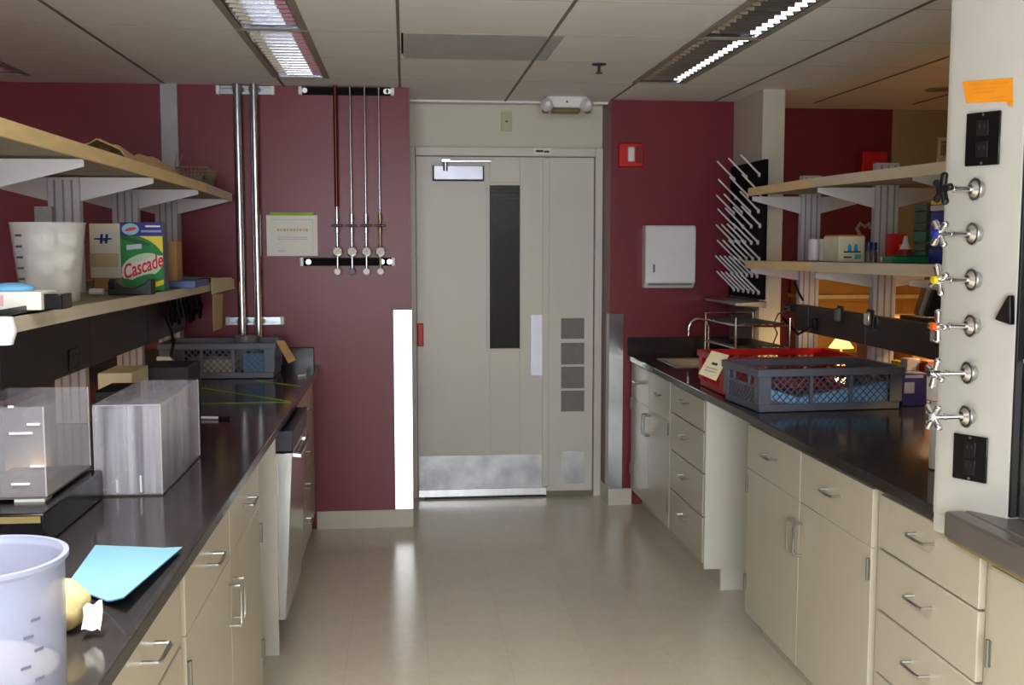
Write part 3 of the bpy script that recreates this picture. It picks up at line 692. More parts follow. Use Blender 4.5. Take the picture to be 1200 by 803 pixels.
for y in (4.35, 5.0, 3.55): MB().box(1.9375, 1.940, y, y+.004, 1.137, 1.26).build('cover_seam', M_ventg, RRW)
for q in ((983, 369), (1018, 374), (1097, 393)):
    c = W(q[0], q[1], 'X', 1.93)
    o = MB().box(1.934, 1.94, c.y-.035, c.y+.035, c.z-.04, c.z+.04).build('outlet', M_dark, RRW, bevel=.003)
    MB().box(1.915, 1.934, c.y-.022, c.y+.022, c.z-.028, c.z+.03).build('outlet_cover', M_lens if q[0] > 1000 else M_ventg, o, bevel=.006)
c = W(953, 379, 'X', 1.93)
o = MB().box(1.92, 1.94, c.y-.03, c.y+.03, c.z-.025, c.z+.025).build('plug', M_black, RRW, bevel=.005)
c = W(930, 361, 'X', 1.94)
cb = MB().cyl((1.935, 5.19, c.z), (1.935, 5.27, c.z), .02).build('connector', M_black, RRW, smooth=True)
MB().tube([W(925, 362, 'X', 1.9), W(912, 368, 'X', 1.88), W(906, 380, 'X', 1.87), W(911, 391, 'X', 1.87), W(904, 408, 'X', 1.87)], .004).build('power_cord', M_grey, RRW, smooth=True)
MB().tube([W(917, 372, 'X', 1.88), W(926, 382, 'X', 1.90), W(935, 392, 'X', 1.905), W(946, 386, 'X', 1.91), W(953, 380, 'X', 1.915)], .006).build('power_cord', M_black, RRW, smooth=True)
MB().tube([W(931, 330, 'X', 1.92), W(936, 343, 'X', 1.93), W(941, 352, 'X', 1.96)], .006).build('power_cord', M_black, RRW, smooth=True)
mb = MB()
for i in range(9):
    y = 4.9+i*.085
    mb.tube([(-1.05, y, 1.31), (-1.03-.02*random.random(), y+.02, 1.27-.05*random.random()), (-1.05, y+.06, 1.22-.05*random.random()), (-1.06, y+.11, 1.29)], .008)
cord = tag(mb.build('cable_bundle', M_black, smooth=True), 'tangle of black cables under the far end of the left lower shelf', 'cables')
MB().tube([(-1.0, 4.62, 1.26), (-.99, 4.68, 1.19), (-1.0, 4.75, 1.13), (-1.01, 4.72, 1.05), (-1.02, 4.73, .94)], .007).build('power_cord', M_black, RL, smooth=True)

# under shelf lamps on the outer aisles (they glow warm through the gaps)
for (x, y0, y1, z, lab) in ((2.52, 2.9, 5.0, 1.40, 'right'), (-1.72, 2.2, 5.3, 1.32, 'left')):
    t = thing('strip_lamp', 'warm strip lamp on the outer side of the %s bench' % lab, 'lamp', (x, (y0+y1)/2, z))
    s = 1 if x > 0 else -1
    MB().box(x-.03, x+.03, y0, y1, z+.012, z+.04).build('housing', M_white, t, bevel=.004)
    MB().cyl((x, y0+.03, z), (x, y1-.03, z), .012).build('tube', M_warm, t, smooth=True)
    for yy in (y0+.1, y1-.1): MB().bar((x, yy, z+.03), (x - s*.14, yy, z+.06), .012).build('hanger', M_white, t)

# ------------------------------------------------------------------ crates
def crate(label, loc, rz, L, D, H, m, latmat=None):
    t = thing('storage_crate', label, 'crate', loc, 'open lattice crates', rz, local=True)
    a, b = L/2, D/2; k = .028
    MB().box(-a+.01, a-.01, -b+.01, b-.01, 0, .006).build('base', m, t)
    mb = MB()
    for z0, z1, o in ((0.0, .03, -.006), (H-.03, H, .008)):
        mb.box(-a-o, a+o, -b-o, -b+.014, z0, z1).box(-a-o, a+o, b-.014, b+o, z0, z1).box(-a-o, -a+.014, -b+.014, b-.014, z0, z1).box(a-.014, a+o, -b+.014, b-.014, z0, z1)
    mb.build('rim', m, t, bevel=.003)
    mb = MB(); c = .05
    for sx in (-1, 1):
        for sy in (-1, 1):
            MB().prism([(sx*a, sy*b, .03), (sx*(a-c), sy*b, .03), (sx*(a-c), sy*(b-.008), .03), (sx*(a-.008), sy*(b-.008), .03), (sx*(a-.008), sy*(b-c), .03), (sx*a, sy*(b-c), .03)], (0, 0, H-.06)).build('corner_post', m, t)
    for f in (-1/6, 1/6):
        x = f*2*(a-c)
        for sy in (-1, 1): MB().box(x-.007, x+.007, sy*b, sy*(b-.008), .03, H-.03).build('rib', m, t)
    # lattice
    def lat(mb, o, u, w, h, pitch=.03, th=.0035):
        o = Vector(o); u = Vector(u); nrm = u.cross(Vector((0,0,1)))
        n = int((w+h)/pitch)+1
        for sgn in (1, -1):
            for i in range(1, n+1):
                s = i*pitch
                # line x + y = s (or mirrored)
                x0, y0 = (s, 0) if s <= w else (w, s-w)
                x1, y1 = (0, s) if s <= h else (s-h, h)
                if abs(x0-x1) < .004: continue
                if sgn < 0: x0, x1 = w-x0, w-x1
                if y0 > h or y1 > h+1e-6 or x1 < -1e-6 or x1 > w+1e-6: continue
                mb.bar(o+u*x0+Vector((0,0,y0)), o+u*x1+Vector((0,0,y1)), th, .003, up=nrm)
    wwin = (2*(a-c))/3-.014
    for sy in (-1, 1):
        mb = MB()
        for i in range(3):
            xs0 = -a+c + i*(2*(a-c))/3 + .007
            lat(mb, (xs0, sy*(b-.004), .03), (1, 0, 0), wwin, H-.06)
        mb.build('lattice', latmat or m, t)
    for sx in (-1, 1):
        mb = MB(); lat(mb, (sx*(a-.004), -b+c, .03), (0, 1, 0), 2*(b-c), (H-.06)*.55); mb.build('lattice', latmat or m, t)
    # hand-hold frame on the short ends
    for sx in (-1, 1):
        mb = MB(); z = .03+(H-.06)*.55
        mb.box(sx*a, sx*(a-.008), -b+c, b-c, z, z+.012)
        for y in (-.075, .075): mb.box(sx*a, sx*(a-.008), y-.006, y+.006, z+.012, H-.03)
        mb.build('hand_hold', m, t)
    return t
rz = R(4.5)
fl = W(889, 484.5, 'Z', .91)
u = Vector((math.cos(rz), math.sin(rz), 0)); v = Vector((-math.sin(rz), math.cos(rz), 0))
L, D = .60, .37
GC = fl + u*L/2 + v*D/2
crate('slate grey lattice crate in front of the red crate on the right worktop', (GC.x, GC.y, .912), rz, L, D, .168, M_cratec)
RC = Vector((1.655, 4.64, .912))
crate('red lattice crate standing behind the grey one on the right worktop', RC, R(0.5), .60, .38, .165, M_redp)
crate('slate grey lattice crate at the far end of the left worktop', (-.905, 5.435, .912), 0, .545, .33, .172, M_cratec)
# contents of crates
def slab(nm, label, cat, c, u_, v_, wu, wv, th, m, grp=None, wob=.004, tilt=0., m2=None):
    c = Vector(c); u_ = Vector(u_); v_ = Vector(v_)
    def fn(a, b): return c + u_*wu*(a-.5) + v_*wv*(b-.5) + Vector((0, 0, tilt*(a-.5)*wu + wob*math.sin(7*a+3*b)))
    return tag(MB().sheet(fn, 10, 6, th).build(nm, m, smooth=True), label, cat, grp)
cg = Vector((GC.x, GC.y, .94))
M_bpad = mat('sky blue pad', (134, 192, 236), .8, noise=.04)
def inside(a, z): return Vector((GC.x, GC.y, .912)) + u*a - v*(D/2-.028) + Vector((0, 0, z))
tag(MB().prism([inside(-.12, .008), inside(.255, .008), inside(.255, .105), inside(.1, .082), inside(-.12, .05)], v*.03).build('blue_pad', M_bpad, bevel=.003), 'sky blue absorbent pad standing at the right inside the front grey crate', 'pad')
tag(MB().prism([inside(-.245, .045), inside(-.245, .088), inside(-.125, .052), inside(-.125, .02)], v*.03).build('blue_pad', M_bpad, bevel=.003), 'small sky blue pad slanting at the left inside the front grey crate', 'pad')
tag(MB().obox(Vector((GC.x, GC.y, .938))-u*.2-v*(D/2-.075), (.09, .012, .045), Matrix.Rotation(rz, 3, 'Z')).build('cardboard_piece', M_card), 'small brown cardboard piece in the right grey crate', 'cardboard')
rnd = random.Random(5)
for i in range(4):
    o = cg + u*(-.1+.1*i) + v*.135 + Vector((0,0,.085))
    tag(MB().ball(o, .04, (1.1, .8, .6), 12, 8, .1).build('red_glove', mat('muted red rubber', (120, 44, 44), .7), smooth=True), 'crumpled dull red rubber glove behind pads in the right grey crate', 'glove', 'gloves in the grey crate')
t = tag(MB().box(-1.06, -.83, 5.33, 5.5, .93, 1.0).build('paper_box', mat('greyish card', (182, 176, 160), .7), bevel=.003), 'tan box lying in the left grey crate', 'box')
tag(MB().box(-.79, -.69, 5.32, 5.45, .93, 1.03).build('blue_box', M_dblue, bevel=.003), 'small blue box at the right end of the left grey crate', 'box')
MB_ = tag(MB().cyl((-.8, 5.52, .93), (-.8, 5.52, 1.1), .06, n=24).build('grey_jar', mat('smoky jar', (120, 116, 116), .4), smooth=True), 'squat grey jar rising above the rim of the left crate', 'jar')
# tags
P = [W(834, 411, 'Y', 4.43), W(854.5, 416.5, 'Y', 4.40), W(839, 446.5, 'Y', 4.36), W(818.5, 438, 'Y', 4.39)]
t = thing('paper_tag', 'cream paper tag taped across the end of the red crate', 'tag', P[2])
MB().prism(P, (0, .002, 0)).build('sheet', M_tag, t)
c = (P[0]+P[1]+P[2]+P[3])/4
ux = (P[1]-P[0]).normalized(); uy = (P[0]-P[3]).normalized()
mb = MB()
mb.prism([c+ux*-.012+uy*.0+Vector((0,-.0035,0)), c+ux*.012+Vector((0,-.0035,0)), c+ux*.012+uy*.012+Vector((0,-.0035,0)), c-ux*.012+uy*.012+Vector((0,-.0035,0))], (0, .001, 0))
mb.build('print_mark', M_textd, t)
mb = MB()
for k in (.02, .034):
    mb.prism([c+ux*-.025-uy*k+Vector((0,-.0035,0)), c+ux*.025-uy*k+Vector((0,-.0035,0)), c+ux*.025-uy*(k-.004)+Vector((0,-.0035,0)), c-ux*.025-uy*(k-.004)+Vector((0,-.0035,0))], (0, .001, 0))
mb.build('print_lines', M_text, t)
P = [W(323, 399, 'Y', 5.30), W(333, 399, 'Y', 5.30), W(347, 422, 'Y', 5.24), W(338, 426, 'Y', 5.24)]
tag(MB().prism(P, (0, .004, 0)).build('cardboard_strip', M_card), 'brown cardboard strip leaning off the corner of the left grey crate', 'cardboard')
tag(MB().obox(W(347, 427, 'Z', .914), (.035, .03, .01)).build('binder_clip', M_black, bevel=.002), 'black clip on the worktop below the cardboard strip', 'clip')
# lime tape lines and small things on the left worktop
def tape_line(lab, pts, w=.006, m=M_lime):
    mb = MB()
    for a, b in zip(pts[:-1], pts[1:]): mb.bar(a, b, w, .0012)
    return tag(mb.build('lime_tape', m), lab, 'tape', 'lime tape on the left worktop')
tape_line('lime green tape strip running diagonally across the left worktop', [W(236, 454.5, 'Z', .911), W(340, 470.5, 'Z', .911)])
tape_line('lime green tape strip running straight across the left worktop', [W(236, 473, 'Z', .9125), W(341, 471, 'Z', .9125)])
tape_line('short lime tape strip beside the left crate, near the worktop edge', [W(300, 446, 'Z', .911), W(352, 452.5, 'Z', .911)], .005)
a, b = W(236, 489.5, 'Z', .917), W(270, 490, 'Z', .917)
t = thing('marker_pen', 'white marker pen with black cap lying on the left worktop', 'pen', (a+b)/2)
m_ = a.lerp(b, .6); MB().cyl(a, m_, .0055).build('barrel', M_white, t, smooth=True); MB().cyl(m_, b, .0065).build('cap', M_black, t, smooth=True)
a = W(354, 441, 'Z', .912)
tag(MB().obox(a+Vector((0,0,.004)), (.05, .012, .008), Matrix.Rotation(1.0, 3, 'Z')).build('paper_scrap', M_whitep), 'small white scrap on the far corner of the left worktop', 'scrap')
# white pump tube and grey cup near the left crate
t = thing('siphon_pump', 'grey cup with a white bent tube before the left crate', 'pump', (-1.02, 4.75, .911))
MB().lathe([(.0, 0), (.03, 0), (.034, .15), (0, .15)], (-1.04, 4.79, .911), 20).build('cup', mat('pale grey cup', (150, 152, 152), .4), t, smooth=True)
MB().tube([(-1.05, 4.66, 1.075), (-1.0, 4.66, 1.075), (-.985, 4.66, 1.06), (-.985, 4.66, .93)], .011, 10).build('bent_tube', M_white, t, smooth=True)

# ------------------------------------------------------------------ clear tanks on the left worktop
t = thing('acrylic_tank', 'tall clear acrylic box with inner dividers on the left worktop', 'tank', (-.72, 3.08, .91))
x0, x1, y0, y1, z0, z1 = -.80, -.632, 2.82, 3.335, .912, 1.145
th = .004
MB().box(x0, x1, y0, y0+th, z0, z1).box(x0, x1, y1-th, y1, z0, z1).box(x0, x0+th, y0+th, y1-th, z0, z1).box(x1-th, x1, y0+th, y1-th, z0, z1).build('walls', M_acr, t)
for i in range(1, 6):
    x = x0+(x1-x0)*i/6
    MB().box(x-.0015, x+.0015, y0+.01, y1-.01, z0+.004, z1-.012).build('divider', M_acr, t)
MB().box(x0, x1, y0, y1, z1, z1+.004).build('lid', M_acr, t)
mb = MB()
for (a, b) in (((x0, y0), (x1, y0)), ((x1, y0), (x1, y1)), ((x0, y0), (x0, y1))): mb.bar((a[0], a[1], z0+.002), (b[0], b[1], z0+.002), .003)
mb.build('bottom_seam', M_acrd, t)
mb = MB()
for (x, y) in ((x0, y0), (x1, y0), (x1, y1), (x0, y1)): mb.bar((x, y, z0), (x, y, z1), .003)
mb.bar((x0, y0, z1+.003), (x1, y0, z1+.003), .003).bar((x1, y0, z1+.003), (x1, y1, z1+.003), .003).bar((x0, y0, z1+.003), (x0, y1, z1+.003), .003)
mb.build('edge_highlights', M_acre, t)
MB().box(x0+.05, x0+.055, y0+.006, y0+.008, z0+.006, z0+.04).box(x0+.11, x0+.115, y0+.006, y0+.008, z0+.006, z0+.05).build('clips', M_white, t)
# black base unit with second tank
t = thing('gel_box', 'black instrument base under the clear tank at left', 'instrument', (-1.0, 2.7, .91))
bx0, bx1, by0, by1, bz = -1.17, -.775, 2.35, 2.80, .985
MB().box(bx0, bx1, by0, by1, .912, bz).build('case', M_blackg, t, bevel=.004)
MB().box(bx0+.01, bx1-.008, by0-.003, by0, bz-.02, bz-.006).build('front_strip', mat('brass strip', (130, 116, 70), .4), t)
t = thing('acrylic_tank', 'clear acrylic tank with white clips standing on the black base', 'tank', (-.93, 2.8, bz))
x0, x1, y0, y1, z0, z1 = -1.0, -.805, 2.46, 2.80, bz+.012, bz+.215
MB().box(x0, x1, y0, y0+th, z0, z1).box(x0, x1, y1-th, y1, z0, z1).box(x0, x0+th, y0+th, y1-th, z0, z1).box(x1-th, x1, y0+th, y1-th, z0, z1).build('walls', M_acr2, t)
for i in range(1, 4):
    x = x0+(x1-x0)*i/4; MB().box(x-.001, x+.001, y0+.01, y1-.01, z0, z1-.01).build('divider', M_acr2, t)
for (x, y) in ((x0, y0), (x1, y0), (x1, y1)): MB().bar((x, y, z0), (x, y, z1), .003).build('edge', M_acre, t)  # thin bars painting the edge highlights
MB().box(x0+.004, x1, y0+.002, y1, z0-.006, z0-.001).build('floor_plate', M_acrd, t)
MB().box(x0+.01, x0+.06, y0-.001, y0+.02, z0-.012, z0-.006).box(x1-.07, x1-.004, y0-.001, y0+.05, z0-.012, z0-.006).box(x0+.08, x0+.1, y1-.03, y1, z0-.012, z0-.006).build('feet', mat('pale foot', (186, 190, 184), .5), t)
MB().box(x0+.018, x0+.026, y0-.003, y0, z0+.05, z0+.165).build('clip', M_white, t); MB().box(x0+.022, x0+.03, y0-.004, y0, z0+.006, z0+.02).build('clip', M_white, t)
for (fx, fz, l) in ((.62, .145, .05), (.82, .165, .028), (.84, .07, .03), (.62, .03, .04), (.62, .205, .012)): MB().box(x0+(x1-x0)*fx, x0+(x1-x0)*fx+l, y0-.003, y0, z0+fz-.003, z0+fz+.002).build('clip', M_white, t)
# black bottle neck & dark box behind the tanks
tag(MB().box(-1.0, -.9, 3.55, 3.75, .912, 1.09).build('black_case', M_black, bevel=.006), 'black case standing behind the clear tanks', 'case')
tag(MB().box(-1.06, -.86, 4.35, 4.6, .912, 1.075).build('grey_case', mat('charcoal case', (58, 58, 66), .5), bevel=.006), 'charcoal grey case in front of the far left upright', 'case')
tag(MB().box(-1.1, -.98, 3.95, 4.2, .912, 1.10).build('tan_drawer_box', M_tag, bevel=.004), 'cream and tan box at the foot of the left upright', 'box')

# blue bench pad
P0 = W(112, 641, 'Z', .913); P1 = W(214, 645, 'Z', .913); P2 = W(146, 714, 'Z', .922); P3 = W(78, 688, 'Z', .913)
def pad(a, b):
    q = P0.lerp(P1, a).lerp(P3.lerp(P2, a), b); return q + Vector((0, 0, .004+.018*max(0, a-.72)*b*3+.006*max(0,a-.8)*3))
t = thing('bench_pad', 'light blue absorbent pad on the left worktop edge by the beaker', 'pad', (P0+P2)/2)
MB().sheet(pad, 14, 10, .0015).build('sheet', M_lblue, t, smooth=True)
def pad2(a, b): return pad(a, b) - Vector((0, 0, .0018))
MB().sheet(pad2, 14, 10, .0012).build('backing', M_dblue, t, smooth=True)
# cream pouch
c = Vector((-.578, 1.83, .955))
t = thing('cloth_pouch', 'crumpled cream cloth pouch with a white tissue on the left worktop', 'pouch', (c.x, c.y, .911))
MB().ball(c, .046, (.95, 1.0, .95), 14, 9, .13).build('pouch', M_cream2, t, sub=1)
def tis(a, b):
    q = W(97, 712, 'Y', 1.80).lerp(W(120, 703, 'Y', 1.80), a).lerp(W(96, 737, 'Y', 1.78).lerp(W(118, 739, 'Y', 1.78), a), b)
    return q+Vector((0, .006*math.sin(6*a+4*b), .003*math.sin(9*a)))
MB().sheet(tis, 8, 8, .0012).build('tissue', M_whitep, t, smooth=True)
# foreground beaker
bc = Vector((-.583, 1.5, .911)); br, bh = .11, .224
t = thing('plastic_beaker', 'large translucent plastic beaker in the left foreground', 'beaker', bc)
MB().lathe([(.0, 0), (br*.93, 0), (br*.95, .006), (br*.985, bh-.012), (br+.004, bh-.006), (br+.004, bh), (br-.003, bh), (br*.985-.004, bh-.014), (br*.95-.004, .008), (0, .006)], bc, 56).build('cup', M_poly, t, smooth=True)
mb = MB()
for i, (px, py) in enumerate(((41, 726), (33, 747), (45, 761), (30, 783), (46, 795))):
    d = ray(px, py); a_ = d.x**2+d.y**2; f0 = Vector((0, 0, CAMZ)) - Vector((bc.x, bc.y, 0)); rr = br*.975
    b_ = 2*(f0.x*d.x+f0.y*d.y); c_ = f0.x**2+f0.y**2-rr*rr
    if b_*b_-4*a_*c_ < 0: continue
    s_ = (-b_-math.sqrt(b_*b_-4*a_*c_))/(2*a_); p = Vector((0,0,CAMZ))+d*s_
    nn = Vector((p.x-bc.x, p.y-bc.y, 0)).normalized(); tt = nn.cross(Vector((0,0,1)))
    mb.obox(p+nn*.0015, (.014, .001, .004), Matrix((tt, nn, Vector((0,0,1)))).transposed())
mb.build('graduation_marks', mat('faded mark', (96, 100, 120), .7), t)
tag(MB().lathe([(0, 0), (.095, 0), (.097, .055), (.06, .075), (0, .07)], bc+Vector((0,0,.009)), 24).build('powder', mat('grey white powder', (140, 138, 136), .9), smooth=True), 'white powder lying in the bottom of the foreground beaker', 'powder')

# ------------------------------------------------------------------ things on the left shelves
def yx(px, X): return W(px, 340, 'X', X).y
zs = lambda y: zl+.0015 + (.006 if y < 3.15 else (.006-.008*(y-3.15)/1.07 if y < 4.22 else -.002-.004*(y-4.22)/1.47))
# pitcher
X = -1.005; Y = yx(59, X); z = zs(Y)+.001; zt = W(58, 261, 'Y', Y).z; h = zt-z
t = thing('plastic_pitcher', 'tall milky plastic pitcher filled with papers on the left lower shelf', 'pitcher', (X, Y, z))
MB().lathe([(0, 0), (.073, 0), (.078, .006), (.1, h-.004), (.103, h), (.098, h), (.075, .009), (0, .006)], (X, Y, z), 40).build('cup', M_poly2, t, smooth=True)
for i in range(5): MB().obox((X-.05, Y-.083-.0028*i, z+.07+.03*i), (.016, .002, .006)).build('graduation_mark', M_textd, t)
for i, (dx, dy, f, rr) in enumerate(((-.026, -.02, .2, .04), (.03, -.018, .24, .038), (.0, .035, .22, .036), (-.03, .012, .5, .042), (.036, -.01, .55, .042), (.0, -.046, .46, .034), (.01, .04, .6, .038), (-.012, -.02, .77, .042), (.045, .02, .8, .036))):
    w_ = MB().ball((X+dx, Y+dy, z+h*f), rr*.86, (1, .95, 1.05), 12, 8, .2).build('paper_wad', M_whitep, bevel=.003)
    tag(w_, 'crumpled white paper wad inside the milky plastic pitcher', 'paper', 'paper wads in the pitcher')
ga = W(40, 242, 'Y', Y+.33); gb = W(60, 242, 'Y', Y+.33)
MB2 = tag(MB().box(ga.x, gb.x, Y+.33, Y+.36, z, ga.z).build('grey_card', M_ventg), 'grey card standing behind the milky pitcher', 'card')
# glove box on dark tray
Yg = yx(25, -.98)
t = thing('storage_tray', 'dark shallow tray at the near end of the left lower shelf', 'tray', (-.97, Yg-.05, zs(Yg)))
tz = zs(2.6)+.003
tx0, tx1, ty0, ty1 = -1.1, -.885, 2.35, 2.95
MB().box(tx0, tx1, ty0, ty1, tz+.004, tz+.008).box(tx0, tx0+.006, ty0, ty1, tz+.008, tz+.02).box(tx1-.006, tx1, ty0, ty1, tz+.008, tz+.02).box(tx0+.006, tx1-.006, ty0, ty0+.006, tz+.008, tz+.02).box(tx0+.006, tx1-.006, ty1-.006, ty1, tz+.008, tz+.02).build('tray', mat('dark green tray', (34, 44, 40), .4), t, bevel=.002)
p = W(-12, 0, 'Y', 2.6).x
t = thing('glove_box', 'white and pink glove box with blue glove poking out on the left shelf', 'box', (-1.02, 2.7, tz+.008))
gx0, gx1 = -1.09, W(34, 0, 'Y', 2.62).x
MB().box(gx0, gx1, 2.62, 2.74, tz+.009, tz+.052).build('carton', M_whitep, t, bevel=.002)
mb = MB()
for i, xx in enumerate((-.985+.0, -.955)): mb.box(xx, xx+.018, 2.6185, 2.62, tz+.02, tz+.045)
mb.build('pink_print', mat('pink print', (226, 170, 190), .7), t)
MB().ball(((gx0+gx1)/2+.03, 2.69, tz+.058), .05, (1.1, .8, .28), 18, 8, .08).build('blue_glove', mat('blue nitrile', (110, 176, 222), .6), t, sub=1)
bx0_ = W(36, 0, 'Y', 2.64).x; bx1_ = W(59, 0, 'Y', 2.64).x
tag(MB().box(bx0_, bx1_, 2.64, 2.72, tz+.009, tz+.046).build('black_box', M_blackg, bevel=.003), 'small black box beside the glove box on the tray', 'box')
c = W(1, 388, 'X', -.868)
MB().lathe([(0, -.03), (.018, -.03), (.027, 0), (.02, .03), (0, .032)], (-.862, c.y, c.z), 20).build('white_knob', M_white, SL, smooth=True)  # white round knob of unidentified kind, parented to the shelving
# logo carton
X0 = -1.10; Yc = 4.19; zc = zs(Yc)
p = W(104, 262, 'Y', Yc); q = W(166, 345, 'Y', Yc)
t = thing('cardboard_carton', 'pale carton with a round blue logo behind the green detergent box', 'carton', ((p.x+q.x)/2, Yc+.06, zc))
c0 = W(104, 325, 'Y', Yc)
MB().box(p.x, q.x, Yc, Yc+.14, W(104, 326, 'Y', Yc).z, p.z).build('box', mat('pale carton', (240, 232, 212), .8), t, bevel=.002)
MB().box(p.x+.01, q.x-.01, Yc+.01, Yc+.13, zc+.001, W(104, 326, 'Y', Yc).z).build('tray_base', M_card, t, bevel=.002)
MB().box(p.x-.001, q.x-.08, Yc-.001, Yc+.14, W(104, 313, 'Y', Yc).z, W(104, 297, 'Y', Yc).z).build('tape_band', mat('pale tape band', (222, 198, 156), .7), t)
c = W(121, 280, 'Y', Yc)
MB().cyl((c.x, Yc-.0012, c.z), (c.x, Yc, c.z), .038, n=32).build('logo_disc', M_whitep, t)
mb = MB(); mm = mat('navy print', (36, 62, 112), .7)
for dx in (-.013, .006):
    mb.prism([(c.x+dx, Yc-.0026, c.z-.018), (c.x+dx+.009, Yc-.0026, c.z-.018), (c.x+dx+.013, Yc-.0026, c.z+.018), (c.x+dx+.004, Yc-.0026, c.z+.018)], (0, .001, 0))
mb.box(c.x-.032, c.x+.032, Yc-.003, Yc-.0018, c.z-.003, c.z+.003).box(c.x-.01, c.x+.01, Yc-.003, Yc-.0018, c.z-.008, c.z-.004)
mb.build('logo', mm, t)
# detergent box
Yc = 4.06
p = W(140, 260.5, 'Y', Yc); q = W(192.5, 342, 'Y', Yc)
zc = zs(Yc)+.001
bw = q.x-p.x; zt = p.z; bh_ = zt-zc; bx = p.x
t = thing('detergent_box', 'green dishwasher detergent box lettered Cascade on the left lower shelf', 'detergent box', ((p.x+q.x)/2, Yc+.03, zc))
M_cg = mat('detergent green', (32, 128, 58), .5, noise=.12, scale=14)
MB().box(bx, q.x, Yc, Yc+.075, zc, zt).build('carton', M_cg, t, bevel=.002)
def patch(nm, m, pts, d=.0012, e=0):
    MB().prism([(bx+bw*min(.995, max(.005, a)), Yc-d-e, zc+bh_*b) for a, b in pts], (0, d, 0)).build(nm, m, t)
def ell(cx, cz, rx, rz_, n=28, rot=0., a0=0, a1=2*math.pi):
    o = []
    for i in range(n):
        a = a0+(a1-a0)*i/n; x = rx*math.cos(a); y = rz_*math.sin(a)
        o.append((cx+(x*math.cos(rot)-y*math.sin(rot)), cz+(x*math.sin(rot)+y*math.cos(rot))*.65))
    return o
patch('blue_band', mat('detergent navy', (34, 40, 128), .5), [(0, .8), (1, .8), (1, 1), (0, 1)])
patch('yellow_corner', M_yellow, [(.45, .8), (1, .8), (1, .55), (.85, .66), (.68, .74)], e=.0002)
patch('pale_burst', mat('pale mint', (192, 220, 190), .6), ell(.5, .36, .5, .28, rot=.28), e=.0006)
patch('leaf_swirl', mat('dark leaf green', (14, 92, 40), .5), ell(.3, .74, .42, .05, rot=-.25), e=.001)
patch('green_swirl', M_cg, ell(.5, .17, .34, .09, rot=.3), e=.001)
patch('yellow_base', M_yellow, [(.62, .1), (1, .17), (1, .1), (.66, .03)], e=.0006)
patch('sky_badge', mat('pale sky', (150, 196, 214), .5), ell(.25, .9, .2, .13), e=.0008)
patch('red_script', mat('badge red', (206, 54, 52), .5), ell(.26, .9, .14, .035, rot=.2), e=.0014)
patch('white_caption', M_whitep, [(.6, .93), (.95, .93), (.95, .955), (.6, .955)], e=.0008)
patch('lilac_caption', mat('lilac caption', (150, 150, 210), .6), [(.5, .855), (.97, .855), (.97, .885), (.5, .885)], e=.0008)
patch('white_plaque', mat('plaque', (196, 208, 226), .6), [(.15, .6), (.5, .62), (.5, .69), (.15, .67)], e=.0016)
MB().box(q.x, q.x+.0012, Yc+.002, Yc+.073, zc+.01, zt-.002).build('side_face', mat('detergent side grey', (96, 100, 118), .5), t)
ang = .2
txt = text('lettering', 'Cascade', .074, frame_m((bx+bw*.53, Yc-.0048, zc+bh_*.36), (math.cos(ang), 0, math.sin(ang)), (-math.sin(ang), 0, math.cos(ang))), mat('lettering red', (206, 22, 44), .5), t, .0012, .15, .0012)
txt.data.transform(Matrix.Translation(OFF[t.name]))
wsc = (bw*.93)/max(1e-6, (max(v.co.x for v in txt.data.vertices)-min(v.co.x for v in txt.data.vertices)))
cx_ = bx+bw*.52
for v_ in txt.data.vertices: v_.co.x = cx_+(v_.co.x-cx_)*wsc
txt.data.transform(Matrix.Translation(-OFF[t.name]))
# white halo behind lettering
patch('letter_halo', mat('halo', (226, 214, 214), .6), [(.0, .22), (.1, .18), (.98, .4), (1, .52), (.9, .52), (.05, .36)], e=.0024)
# black dispenser in front
Yb_ = 3.72
p = W(126, 327, 'Y', Yb_); q = W(178, 348, 'Y', Yb_)
zc = zs(Yb_)+.001
t = thing('tape_dispenser', 'black tape dispenser lying in front of the detergent box', 'tape dispenser', ((p.x+q.x)/2, Yb_, zc))
hh = p.z-zc
prof = [(0, 0), (1, 0), (1, .95), (.93, 1.0), (.84, .7), (.6, .42), (.3, .5), (.16, .95), (.05, 1.0), (0, .8)]
MB().prism([(p.x+(q.x-p.x)*a, Yb_, zc+hh*b) for a, b in prof], (0, .06, 0)).build('body', M_black, t, bevel=.003)
MB().cyl((p.x+(q.x-p.x)*.1, Yb_-.001, zc+hh*.55), (p.x+(q.x-p.x)*.1, Yb_+.061, zc+hh*.55), .012).build('core', M_blackg, t, smooth=True)
a, b = W(105, 346.5, 'Y', 3.75), W(122, 345.5, 'Y', 3.75)
tag(MB().cyl((a.x, 3.75, zs(3.75)+.0115), (b.x, 3.75, zs(3.75)+.0115), .011).build('tape_roll', M_white, smooth=True, bevel=.002), 'small white tape roll lying left of the black dispenser', 'roll')
# wooden block, blue box, teal paper, flap and hanging tape
Yw = 4.5; p = W(194, 283, 'Y', Yw); q = W(208, 333, 'Y', Yw)
tag(MB().box(p.x, q.x, Yw, Yw+.1, zs(Yw)+.001, p.z).build('wood_block', M_card, bevel=.002), 'tall tan block behind the detergent box', 'block')
Yw = 4.4; p = W(196, 330, 'Y', Yw); q = W(229, 338, 'Y', Yw)
tag(MB().box(p.x, q.x, Yw, Yw+.3, zs(Yw)+.001, zs(Yw)+.028).build('blue_booklet', mat('slate blue', (92, 106, 160), .6), bevel=.002), 'slate blue box lying beside the tan block on the left shelf', 'box')
tz2 = zs(5.2)+.002
def tp(a, b): return Vector((-1.12+.2*a, 4.75+.9*b, tz2+.004+.012*math.sin(2.5*b+a)+.012*a*(1-b)))
tag(MB().sheet(tp, 8, 12, .003).build('teal_paper', M_teal, smooth=True), 'pale teal paper sheets at the far end of the left lower shelf', 'paper')
